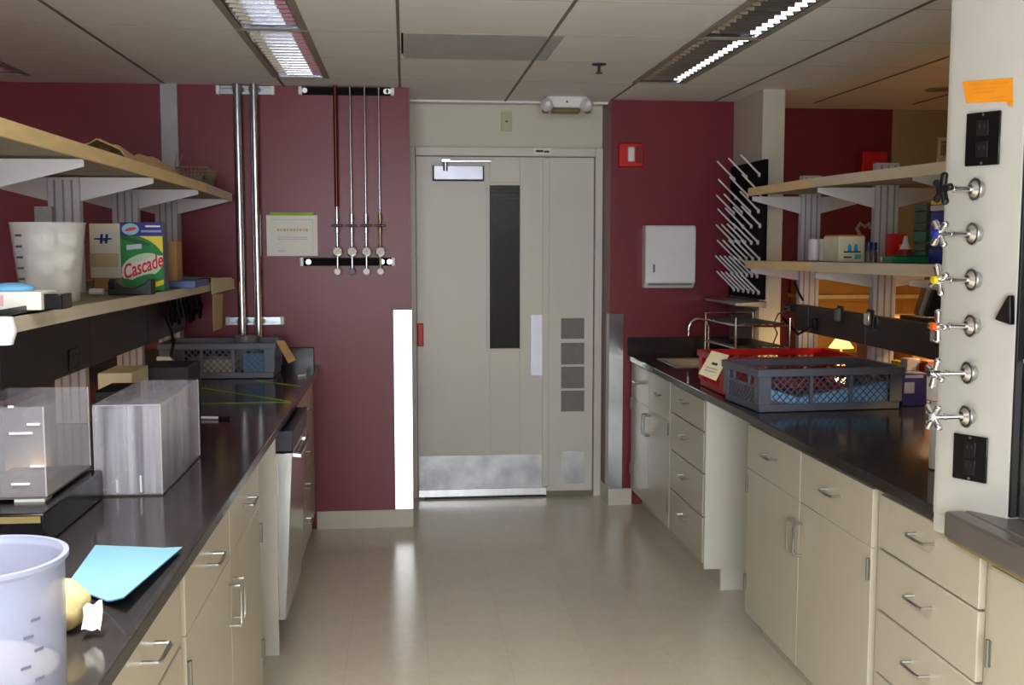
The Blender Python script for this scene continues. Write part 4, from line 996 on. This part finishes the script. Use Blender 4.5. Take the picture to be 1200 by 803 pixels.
p = [W(247, 326, 'X', -.875), W(271, 325, 'X', -.875), W(275, 338, 'X', -.868), W(248, 345, 'X', -.868)]
t = tag(MB().prism(p, (.0015, 0, 0)).build('paper_flap', M_tag), 'cream paper flap folded over the left lower shelf end', 'paper')
p = [W(249, 345, 'X', -.868), W(261, 344, 'X', -.868), W(260, 385, 'X', -.862), W(250, 388, 'X', -.862)]
tag(MB().prism(p, (.0015, 0, 0)).build('masking_tape', mat('masking tape', (196, 176, 132), .7)), 'strip of masking tape hanging off the left lower shelf end', 'tape')
# on top of the left upper shelf
def kr(a, b):
    y = 3.75+.95*a; x = -1.12+.2*b
    return Vector((x, y, zu+.012+.06*abs(math.sin(5*a+1.2))*math.sin(math.pi*b)**.6+.014*math.sin(11*a+9*b)**2*(1-abs(2*b-1))))
tag(MB().sheet(kr, 22, 8, .003).build('kraft_paper', M_kraft), 'crumpled brown kraft paper on top of the left upper shelf', 'paper')
p = W(228, 196, 'Y', 5.3); q = W(266, 222, 'Y', 5.3)
t = thing('wire_basket', 'small tan wire basket on the far end of the left upper shelf', 'basket', ((p.x+q.x)/2, 5.4, zu))
zb_ = zu+.004; ztp = p.z; mb = MB()
xa, xb, ya, yb = -1.08, -.93, 5.28, 5.56
for z in (zb_, (zb_+ztp)/2-.02, (zb_+ztp)/2+.01, ztp):
    g = .025*(ztp-z)/(ztp-zb_)
    mb.tube([(xa+g, ya+g, z), (xb-g, ya+g, z), (xb-g, yb-g, z), (xa+g, yb-g, z), (xa+g, ya+g, z)], .003, 6)
for i in range(9):
    x = xa+(xb-xa)*i/8; xg = xa+.025+(xb-xa-.05)*i/8
    mb.tube([(xg, ya+.025, zb_), (x, ya, ztp)], .0018, 5); mb.tube([(xg, yb-.025, zb_), (x, yb, ztp)], .0018, 5)
for i in range(9):
    y = ya+(yb-ya)*i/8; yg = ya+.025+(yb-ya-.05)*i/8
    mb.tube([(xb-.025, yg, zb_), (xb, y, ztp)], .0018, 5); mb.tube([(xa+.025, yg, zb_), (xa, y, ztp)], .0018, 5)
mb.build('wire_frame', M_wire, t, smooth=True)
MB().tube([(xa, ya, ztp), (xa+.01, ya-.0, ztp+.06)], .0025, 6).tube([(xa+.02, ya, ztp), (xa+.035, ya, ztp+.06)], .0025, 6).build('handle', M_wire, t, smooth=True)
MB().box(xa+.03, xb-.03, ya+.03, yb-.03, zb_+.003, zb_+.05).build('liner', M_ventg, t)

# ------------------------------------------------------------------ things on the right shelves
def yr(px, X): return W(px, 305, 'X', X).y
zr = lambda y: (rlz+.0065 if y > 4.43 else rlz+.0065+.010*(4.43-y)/1.14)
def front_box(nm, lab, cat, pxl, pxr, ytop, Y, D, m, grp=None, bev=.003):
    a = W(pxl, ytop, 'Y', Y); b = W(pxr, ytop, 'Y', Y); z = zr(Y)+.001
    return tag(MB().box(a.x, b.x, Y, Y+D, z, a.z).build(nm, m, bevel=bev), lab, cat, grp), a, b, z
for i, (pa, yy) in enumerate(((955, 4.72), (968, 4.60))):
    c = W(pa, 280, 'Y', yy); z = zr(yy)+.001
    tag(MB().cyl((c.x, yy, z), (c.x, yy, c.z), .028, n=20).build('white_canister', M_white, smooth=True, bevel=.004), ('white canister next to the far upright on the right lower shelf', 'white canister left of the blue printed carton')[i], 'canister', 'white canisters')
Yc = 4.28
t = thing('printed_carton', 'cream carton with blue bottle print on the right lower shelf', 'carton', (1.8, Yc, zr(Yc)))
a = W(983, 277, 'Y', Yc); b = W(1014, 277, 'Y', Yc); z = zr(Yc)+.001
MB().box(a.x, b.x, Yc, Yc+.16, z, a.z).build('box', mat('cream carton', (214, 212, 184), .7), t, bevel=.002)
MB().box(a.x+.004, b.x-.004, Yc+.004, Yc+.156, a.z+.0005, a.z+.006).build('orange_flap', mat('burnt orange', (196, 120, 50), .7), t)
hh = a.z-z; ww = b.x-a.x
for k in (.42, .66):
    MB().prism([(a.x+ww*(k-.07), Yc-.0012, z+hh*.42), (a.x+ww*(k+.07), Yc-.0012, z+hh*.42), (a.x+ww*(k+.07), Yc-.0012, z+hh*.58), (a.x+ww*(k+.025), Yc-.0012, z+hh*.7), (a.x+ww*(k-.025), Yc-.0012, z+hh*.7), (a.x+ww*(k-.07), Yc-.0012, z+hh*.58)], (0, .001, 0)).build('blue_print', mat('azure print', (48, 150, 214), .6), t)
MB().box(a.x+ww*.2, a.x+ww*.84, Yc-.002, Yc-.0008, z+hh*.36, z+hh*.42).box(a.x+ww*.2, a.x+ww*.5, Yc-.002, Yc-.0008, z+hh*.15, z+hh*.21).build('dark_print', M_textd, t)
MB().box(a.x+ww*.62, a.x+ww*.85, Yc-.002, Yc-.0008, z+hh*.1, z+hh*.3).build('teal_print', mat('teal print', (90, 170, 160), .6), t)
c = W(977, 292, 'Y', 4.49)
tag(MB().lathe([(0, 0), (.026, 0), (.03, .05), (.022, .09), (0, .1)], (c.x, 4.49, zr(4.49)+.001), 16).build('cream_sack', M_tag, smooth=True), 'small cream bag squeezed left of the printed carton', 'bag')
a = W(1000, 272, 'Y', 4.6)
tag(MB().tube([W(1008, 275, 'Y', 4.5), W(1004, 268, 'Y', 4.5), W(1008, 262, 'Y', 4.5), W(1014, 266, 'Y', 4.5), W(1018, 262, 'Y', 4.5), W(1020, 268, 'Y', 4.5)], .008).build('coiled_tube', mat('mauve rubber', (170, 130, 130), .5), smooth=True), 'pinkish rubber tubing looped above the printed carton', 'tubing')
for i, (px, yy) in enumerate(((1018, 4.12), (1024, 4.10))):
    c = W(px, 290, 'Y', yy); z = zr(yy)+.001
    t = thing('reagent_bottle', ('small bottle with navy cap beside the printed carton', 'small bottle with navy cap against the near right upright')[i], 'bottle', (c.x, yy, z), 'navy capped bottles')
    zt = W(px, 284, 'Y', yy).z; z2 = W(px, 293, 'Y', yy).z
    MB().lathe([(0, 0), (.014, 0), (.014, (z2-z)*.75), (.008, z2-z), (0, z2-z)], (c.x, yy, z), 16).build('glass', mat('smoky glass', (96, 92, 88), .15), t, smooth=True)
    MB().cyl((c.x, yy, z2), (c.x, yy, zt), .013, n=16).build('cap', mat('navy cap', (24, 32, 100), .4), t, smooth=True)
for i, px in enumerate((1033, 1039, 1044)):
    yy = 4.0-.05*i; c = W(px, 305, 'Y', yy); z = zr(yy)+.001
    tag(MB().cyl((c.x, yy, z), (c.x, yy, z+.022), .011, n=12).build('small_vial', M_lens if i != 1 else M_ventg, smooth=True), 'tiny clear vial in front of the near right upright', 'vial', 'tiny vials on the right shelf')
# green racks, red cap bottle, tip boxes
Yc = 3.72
a = W(1046, 303, 'Y', Yc); z = zr(Yc)+.001; b = W(1150, 303, 'Y', Yc)
t = thing('tube_rack', 'long green tube rack on the right lower shelf', 'rack', ((a.x+b.x)/2, Yc, z))
MB().box(a.x, 2.02 if False else a.x+.26, Yc, Yc+.09, z, z+.022).build('base', M_green, t, bevel=.003)
mb = MB()
for i in range(9): mb.box(a.x+.012+.028*i, a.x+.03+.028*i, Yc+.01, Yc+.08, z+.022, z+.028)
mb.build('wells', mat('dark green plastic', (18, 84, 54), .4), t)
yy = 3.95; c = W(1061, 290, 'Y', yy); z = zr(yy)+.001
zt_ = W(1061, 275, 'Y', yy).z
t = thing('wash_bottle', 'small bottle with red body and white nozzle behind the green rack', 'bottle', (c.x, yy, z))
MB().lathe([(0, 0), (.03, 0), (.032, .03), (.026, .05), (0, .052)], (c.x, yy, z), 18).build('body', mat('deep red', (150, 26, 34), .4), t, smooth=True)
MB().lathe([(0, 0), (.022, 0), (.010, .025), (.006, .05), (0, .052)], (c.x, yy, z+.05), 14).build('nozzle', M_white, t, smooth=True)
tag(MB().box(c.x-.035, c.x+.03, yy+.06, yy+.1, z, z+.11).build('red_card', M_redp, bevel=.002), 'red carton standing behind the white nozzle bottle', 'carton')
tag(MB().box(c.x+.0, c.x+.04, yy+.045, yy+.058, z, z+.07).build('orange_card', M_orange, bevel=.002), 'orange card beside the white nozzle bottle', 'card')
M_gt = mat('green tinted box', (30, 110, 78), .25); M_gl = mat('smoky green lid', (58, 86, 72), .25); M_bt = mat('blue tinted box', (34, 46, 170), .25)
yg_ = 3.62
for k, (pxl, pxr, tiers, nm) in enumerate(((1070, 1092, ((300, 277, M_gt), (276, 257, M_gt), (256, 236, M_gl)), 'green'), (1089, 1116, ((304, 281, M_bt), (278, 252, M_bt)), 'blue'))):
    Y = 3.80 if k == 0 else 3.56
    a = W(pxl-1, 300, 'Y', Y+.1); b = W(pxr, 300, 'Y', Y); zb2 = zr(Y)+.001
    n = len(tiers); top = W(pxl, 237 if k == 0 else 247, 'Y', Y).z
    for i in range(n):
        za_ = zb2+(top-zb2)*i/n; zb3 = zb2+(top-zb2)*(i+1)/n-.0015
        where = ('lowest', 'middle', 'topmost')[i] if n == 3 else ('lower', 'upper')[i]
        t = thing('tip_box', '%s %s pipette tip box in the stack beside the valve post' % (where, nm), 'tip box', ((a.x+b.x)/2, Y+.05, za_), 'stacked pipette tip boxes')
        MB().box(a.x, b.x, Y, Y+.1, za_, za_+(zb3-za_)*.58).build('base', tiers[i][2], t, bevel=.003)
        MB().box(a.x+.002, b.x-.002, Y+.002, Y+.098, za_+(zb3-za_)*.6, zb3).build('lid', M_gl if k == 0 else (M_bt if i == 0 else M_blue), t, bevel=.003)
    if k == 1:
        tag(MB().box(a.x, b.x, Y, Y+.1, top+.002, top+.022).build('white_tray', M_lav, bevel=.003), 'pale tray on top of the blue tip boxes', 'tray')
        tag(MB().box(a.x, b.x, Y+.002, Y+.098, top+.0235, top+.04).build('yellow_tray', M_yellow, bevel=.003), 'yellow tray on top of the pale tray over the blue tip boxes', 'tray')
# framed white notice on the olive wall and red box
p = W(1099, 161, 'Y', 6.49); q = W(1122, 192, 'Y', 6.49)
t = tag(MB().box(p.x, q.x, 6.486, 6.5, q.z, p.z).build('wall_notice', M_whitep), 'white notice on the olive wall behind the right upper shelf', 'notice')
MB().box(p.x+.02, q.x-.02, 6.484, 6.486, q.z+.05, q.z+.12).box(p.x+.02, q.x-.02, 6.484, 6.486, p.z-.04, p.z-.02).build('print', M_text, t)
p = W(1011, 177, 'Y', 6.43); q = W(1040, 205, 'Y', 6.43)
t = tag(MB().box(p.x, q.x, 6.43, 6.5, q.z, p.z).build('alarm_box', M_redp, bevel=.008), 'red alarm box on the dark crimson wall behind the near upright', 'alarm box')
# ------------------------------------------------------------------ right worktop things beyond the grey crate
def on(nm, lab, cat, x0, x1, y0, y1, z0, z1, m, grp=None, bev=.004):
    return tag(MB().box(x0, x1, y0, y1, z0, z1).build(nm, m, bevel=bev), lab, cat, grp)
p = W(1044, 480, 'Z', .911)
tag(MB().ball((1.985, 4.25, .985), .075, (.34, 1.0, 1.0), 16, 10, .06).build('black_bag', M_black, sub=1), 'black bag slumped between grey crate and blue carton', 'bag')
a = W(1058, 438, 'Y', 4.1); b = W(1082, 478, 'Y', 4.1)
t = thing('blue_carton', 'navy blue carton with white print beside the white pipette washer', 'carton', ((a.x+b.x)/2, 4.14, .911))
MB().box(a.x, b.x+.012, 4.1, 4.19, .912, a.z).build('box', mat('navy carton', (34, 40, 120), .5), t, bevel=.003)
MB().box(a.x+.008, a.x+.05, 4.0985, 4.1, a.z-.08, a.z-.035).box(a.x+.01, b.x-.005, 4.0985, 4.1, a.z-.018, a.z-.006).build('print', mat('pale blue print', (150, 156, 206), .6), t)
p = W(1050, 415, 'Y', 4.5); q = W(1105, 445, 'Y', 4.5)
on('amber_carton', 'amber cardboard carton on the outer half of the right bench', 'carton', 2.2, 2.52, 4.45, 4.6, .912, p.z, M_amber)
p = W(1063, 421, 'Y', 4.25); q = W(1078, 436, 'Y', 4.25)
on('white_label_box', 'small white box seen below the right raceway', 'box', p.x, q.x, 4.25, 4.31, .912, p.z, M_lav)
p = W(1078, 425, 'Y', 4.23); q = W(1086, 440, 'Y', 4.23)
on('red_box', 'small red box next to the white box below the raceway', 'box', p.x+.012, q.x, 4.23, 4.31, .912, p.z, M_redp)
p = W(1087, 424, 'Y', 4.2); q = W(1104, 440, 'Y', 4.2)
on('pink_box', 'orange pink box below the raceway next to the valve post', 'box', p.x, q.x+.02, 4.2, 4.27, .912, p.z, mat('salmon card', (216, 130, 90), .7))
p = W(1054, 424, 'Y', 4.3); q = W(1061, 445, 'Y', 4.3)
on('yellow_box', 'narrow yellow and pink box at the near right upright', 'box', p.x, q.x, 4.3, 4.38, .912, p.z, M_yellow)
# outer side cupboard / cartons lit by the warm lamp
t = thing('wood_cupboard', 'amber wooden cupboard against the far red wall, glimpsed between the right shelves', 'cupboard', (2.9, 6.3, 0))
MB().box(2.4, 3.6, 6.225, 6.495, 0, 1.46).build('body', M_amber, t, bevel=.004)
ze = W(980, 348, 'Y', 6.2).z
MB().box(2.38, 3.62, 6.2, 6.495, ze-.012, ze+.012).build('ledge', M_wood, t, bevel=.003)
MB().box(2.42, 2.98, 6.217, 6.225, .95, ze-.03).box(3.0, 3.58, 6.217, 6.225, .95, ze-.03).build('doors', M_amber, t, bevel=.003)
lc = W(986, 400, 'Y', 5.45)
t = thing('desk_lamp', 'small lit lamp with a bright shade on the outer half of the right bench', 'lamp', (lc.x, 5.45, .911))
MB().cyl((lc.x, 5.45, .911), (lc.x, 5.45, .925), .06, n=24).build('base', M_brass, t, smooth=True)
MB().cyl((lc.x, 5.45, .925), (lc.x, 5.45, lc.z), .008).build('stem', M_brass, t, smooth=True)
MB().lathe([(.02, .03), (.065, -.035), (.06, -.035), (.016, .028), (.02, .03)], (lc.x, 5.45, lc.z), 24).build('lamp_shade', mat('lit shade', (250, 220, 160), .6, emit=(255, 205, 120), estr=1.6), t, smooth=True)
MB().ball((lc.x, 5.45, lc.z-.012), .02).build('bulb', M_warm, t, smooth=True)
LAMP = Vector((lc.x, 5.45, lc.z-.05))
for i, (y, h, m) in enumerate(((4.95, .3, M_card), (4.7, .2, M_amber), (3.6, .26, M_card), (3.3, .22, M_amber))):
    on('outer_carton', ('tan carton on the outer half of the right bench, nearest the column', 'amber carton second from the column on the outer right bench', 'tan carton behind the tip boxes on the outer right bench', 'amber carton nearest the valve post on the outer right bench')[i], 'carton', 2.25, 2.6, y, y+.2, .912, .912+h, m, 'cartons on the outer right bench')
# tilted books on the outer raceway level
for i, (px, m) in enumerate(((1088, M_card), (1094, M_whitep), (1100, M_black))):
    a = W(px, 372, 'X', 2.15); b = W(px+7, 344, 'X', 2.15)
    MBk = MB().bar((2.15, a.y, 1.275), (2.15, a.y-.09, 1.43), .12, .022, up=(0, 1, 0))
    tag(MBk.build('leaning_folder', m), ('brown folder leaning above the right raceway', 'white folder leaning between a brown and a black folder', 'black folder leaning nearest the valve post')[i], 'folder', 'leaning folders')
on('folder_ledge', 'dark ledge on the outer side of the right raceway carrying the folders', 'ledge', 2.1, 2.3, 2.6, 4.38, 1.24, 1.262, M_dark)
# white cylindrical pipette washer
c = Vector((1.545, 2.93, .912)); ztop = W(1095, 437, 'Y', 2.93).z; zn = W(1095, 470, 'Y', 2.93).z
rr_ = .033
t = thing('pipette_washer', 'tall white plastic pipette washer with funnel top on the right worktop', 'pipette washer', c)
MB().cyl(c, (c.x, c.y, zn), rr_, n=28).build('cylinder', M_white, t, smooth=True, bevel=.003)
MB().lathe([(rr_, 0), (rr_+.012, .004), (rr_+.014, ztop-zn), (rr_+.008, ztop-zn), (rr_+.004, .01), (0, .008)], (c.x, c.y, zn), 28).build('funnel', M_white, t, smooth=True)
MB().tube([(c.x-rr_-.012, c.y, zn), (c.x-rr_-.014, c.y, zn-.03), (c.x-rr_-.012, c.y, zn-.075)], .004).build('overflow_tube', M_white, t, smooth=True)

# ------------------------------------------------------------------ fume hood post with valves
P0 = Vector((1.30, 2.47, 0)); fd = Vector((.5, -.866, 0)); fn_ = Vector((-.866, -.5, 0))
FW = .176; P1 = P0+fd*FW
ZB = .855
Hd = thing('fume_hood', 'cream fume hood front post with black sash channel and dark sill', 'fume hood', (1.5, 2.3, .85))
MB().prism([(P0.x, P0.y, .9), (P1.x, P1.y, .9), (1.75, P1.y, .9), (1.75, 2.495, .9), (P0.x, 2.495, .9)], (0, 0, HC-.904)).prism([(P0.x+.001, P0.y, ZB), (1.3285, 2.4206, ZB), (1.3285, 2.494, ZB), (P0.x+.001, 2.494, ZB)], (0, 0, .9-ZB)).build('post', mat('hood enamel', (196, 196, 191), .35, noise=.02), Hd, bevel=.0015)
XS = P1.x
MB().box(XS+.001, XS+.018, P1.y-.010, P1.y-.001, .93, HC-.004).build('sash_channel', M_black, Hd, bevel=.002)
MB().box(XS+.02, XS+.05, P1.y-.30, P1.y-.001, .93, 1.29).build('sash_panel', M_steel, Hd)
MB().box(XS+.032, XS+.04, 1.0, P1.y-.001, 1.36, 2.2).build('sash_glass', M_glass, Hd)
MB().box(XS+.02, XS+.05, 1.0, P1.y-.001, 1.30, 1.36).build('sash_rail', M_black, Hd)
MB().box(1.75, 2.4, 1.0, 2.495, .93, HC-.004).build('liner', M_cabw, Hd)
MB().box(1.28, 1.3285, 1.0, 2.405, .862, .926).box(1.3285, 1.74, 1.0, 2.405, .880, .926).build('sill', mat('dark hood sill', (104, 98, 95), .3), Hd, bevel=.008, seg=3)
MB().box(1.30, 1.3285, 1.0, 2.42, .848, .861).build('sill_batten', mat('tan batten', (160, 138, 92), .6), Hd)
cc = WP(1183, 345, P0, fn_)
def fp(px, py, off=0.): return WP(px, py, P0, fn_)+fn_*off
pts = [fp(1170.5, 374), fp(1186, 346), fp(1190, 346), fp(1190, 381)]
MB().prism([q+fn_*.001 for q in pts], fn_*.02).build('sash_handle', M_black, Hd, bevel=.003)
# outlets
for (q0, q1, lab, lit) in (((1134.5, 133.5), (1172, 193), 'black duplex outlet at the top of the fume hood post', 1), ((1119.5, 507), (1157, 567), 'black duplex outlet low on the fume hood post', 0)):
    a = fp(*q0); b = fp(*q1); z0_, z1_ = b.z, a.z
    s0 = (a-P0).dot(fd); s1 = (b-P0).dot(fd)
    def F(s, z, o): return P0+fd*s+fn_*o+Vector((0, 0, z))
    t = thing('outlet_plate', lab, 'outlet', F((s0+s1)/2, z0_, 0), 'outlets on the hood post')
    MB().prism([F(s0, z0_, .001), F(s1, z0_, .001), F(s1, z1_, .001), F(s0, z1_, .001)], fn_*.006).build('plate', M_blackg, t, bevel=.002)
    for f in (.3, .7):
        zc_ = z0_+(z1_-z0_)*f; sm = (s0+s1)/2
        rcp = MB().prism([F(sm-.015, zc_-.018, .0072), F(sm+.015, zc_-.018, .0072), F(sm+.015, zc_+.018, .0072), F(sm-.015, zc_+.018, .0072)], fn_*.002).build('receptacle', M_black, t, bevel=.001)
        mb = MB()
        for ds in (-.006, .006): mb.prism([F(sm+ds-.0012, zc_, .0093), F(sm+ds+.0012, zc_, .0093), F(sm+ds+.0012, zc_+.009, .0093), F(sm+ds-.0012, zc_+.009, .0093)], fn_*.0004)
        mb.build('slots', M_dark, rcp)
    for zc_ in (z0_+.006, z1_-.006):
        MB().cyl(F((s0+s1)/2, zc_, .007), F((s0+s1)/2, zc_, .0085), .003, n=10).build('screw', M_pull, t)
# orange sticker
P4 = [fp(1128, 96, .001), fp(1187, 91, .001), fp(1187.5, 119, .001), fp(1133, 121, .001)]
t = thing('orange_sticker', 'orange warning sticker peeling at one corner on the hood post', 'sticker', P4[3])
MB().prism(P4, fn_*.001).build('sheet', M_sticker, t)
MB().prism([fp(1181, 118, .001), fp(1188, 118, .001), fp(1188, 125, .004), fp(1184, 124, .006)], fn_*.001).build('curl', M_sticker, t)
mb = MB()
for y0_, xa_, xb_ in ((99, 1136, 1182), (104, 1140, 1178), (109, 1138, 1166), (115, 1160, 1180)):
    mb.prism([fp(xa_, y0_, .0021), fp(xb_, y0_-2.5, .0021), fp(xb_, y0_-1.2, .0021), fp(xa_, y0_+1.3, .0021)], fn_*.0003)
mb.build('print_lines', M_stick2, t)
# valves
vl = [((1150, 222), M_black, 'black', 'topmost'), ((1147, 274), M_blue, 'blue', 'second'), ((1146, 328), M_yellow, 'yellow', 'third'), ((1144.5, 382), M_orange, 'orange', 'fourth'), ((1141, 437), None, 'plain chrome', 'fifth'), ((1139, 488), None, 'plain chrome', 'lowest')]
for i, (q, m, cn, pos) in enumerate(vl):
    o = fp(*q); z = o.z
    t = thing('gas_valve', 'chrome valve with %s handle, %s of six on the hood post' % (cn, pos) if pos not in ('topmost', 'lowest') else '%s chrome stemmed valve with %s handle on the hood post' % (pos, cn), 'valve', o, 'valves on the hood post')
    zz = Vector((0, 0, 1)); o0 = o; vd = Vector((-1, -.03, 0)).normalized(); o = o + vd*.014; sd = vd.cross(zz).normalized()
    MB().cyl(o0-fn_*.0, o+vd*.001, .019, .022, n=24).build('boss', M_pull, t, smooth=True)
    MB().cyl(o+vd*.0005, o+vd*.004, .027, .026, n=28).cyl(o+vd*.004, o+vd*.014, .02, .012, n=24).build('flange', M_pull, t, smooth=True)
    e = o+vd*.076
    MB().cyl(o+vd*.012, e, .0062, n=14).cyl(o+vd*.05, o+vd*.056, .008, n=14).build('stem', M_chrome, t, smooth=True)
    mb = MB().cyl(e, e+vd*.016, .012, n=16)
    hm = M_chrome if i else M_black
    ph = .5+.35*i
    if i == 0:
        for k in range(5):
            a_ = ph+2*math.pi*k/5; d = sd*math.cos(a_)+zz*math.sin(a_)
            mb.cyl(e+vd*.006+d*.006, e+vd*.006+d*.031, .009, .008, n=10); mb.ball(e+vd*.006+d*.031, .009, n=10, m=6)
    else:
        for k in range(4):
            a_ = ph+2*math.pi*k/4; d = sd*math.cos(a_)+zz*math.sin(a_)
            mb.cyl(e+vd*.007+d*.008, e+vd*.007+d*.032, .0065, .0088, n=10); mb.ball(e+vd*.007+d*.032, .0088, n=10, m=6)
    h_ = mb.build('handle', hm, t, smooth=True)
    if i:
        MB().cyl(e+vd*.016, e+vd*.024, .0095, .0085, n=16).build('index_button', m or M_chrome, h_, smooth=True)

# ------------------------------------------------------------------ light
def area(nm, loc, rot, sx, sy, power, col):
    l = bpy.data.lights.new(nm, 'AREA'); l.shape = 'RECTANGLE'; l.size = sx; l.size_y = sy; l.energy = power; l.color = col
    o = bpy.data.objects.new(nm, l); COL.objects.link(o); o.location = loc; o.rotation_euler = rot; return o
# daylight entering by the window in the back wall
area('window_daylight', ((wx0+wx1)/2, YBK-.02, (wz0+wz1)/2), (R(90), 0, 0), wx1-wx0, wz1-wz0, 165, (.90, .95, 1.0))
for (a, b, c, d) in LIT:
    l = area('fixture_fill', ((a+b)/2, (c+d)/2, HC-.008), (0, 0, 0), .19, 1.1, 30, (1.0, .97, .92)); l.data.spread = R(125)  # added fill below the unseen fixtures
area('hall_fill', (.6, 7.8, HC-.05), (0, 0, 0), .3, .6, 5, (1, .97, .92))  # unseen fill added so the hall behind the glass isn't black
# warm strip lamps of the outer aisles
pl = bpy.data.lights.new('desk_lamp_light', 'POINT'); pl.energy = 7; pl.color = (1, .68, .32); pl.shadow_soft_size = .03
po = bpy.data.objects.new('desk_lamp_light', pl); COL.objects.link(po); po.location = LAMP
area('strip_glow', (2.52, 3.95, 1.385), (0, 0, 0), .05, 2.0, 16, (1.0, .66, .30))
area('strip_glow', (-1.72, 3.75, 1.305), (0, 0, 0), .05, 3.0, 5, (1.0, .66, .30))
wd = bpy.data.worlds.new('world'); SC.world = wd; wd.use_nodes = True
wd.node_tree.nodes['Background'].inputs['Color'].default_value = (.75, .85, 1, 1)
wd.node_tree.nodes['Background'].inputs['Strength'].default_value = 1.0
SC.view_settings.view_transform = 'Standard'; SC.view_settings.look = 'None'
SC.view_settings.gamma = 1; SC.view_settings.use_curve_mapping = False
SC.view_settings.exposure = 0.3
try:
    SC.cycles.use_denoising = True; SC.cycles.max_bounces = 10; SC.cycles.transparent_max_bounces = 24; SC.cycles.diffuse_bounces = 6
except Exception: pass
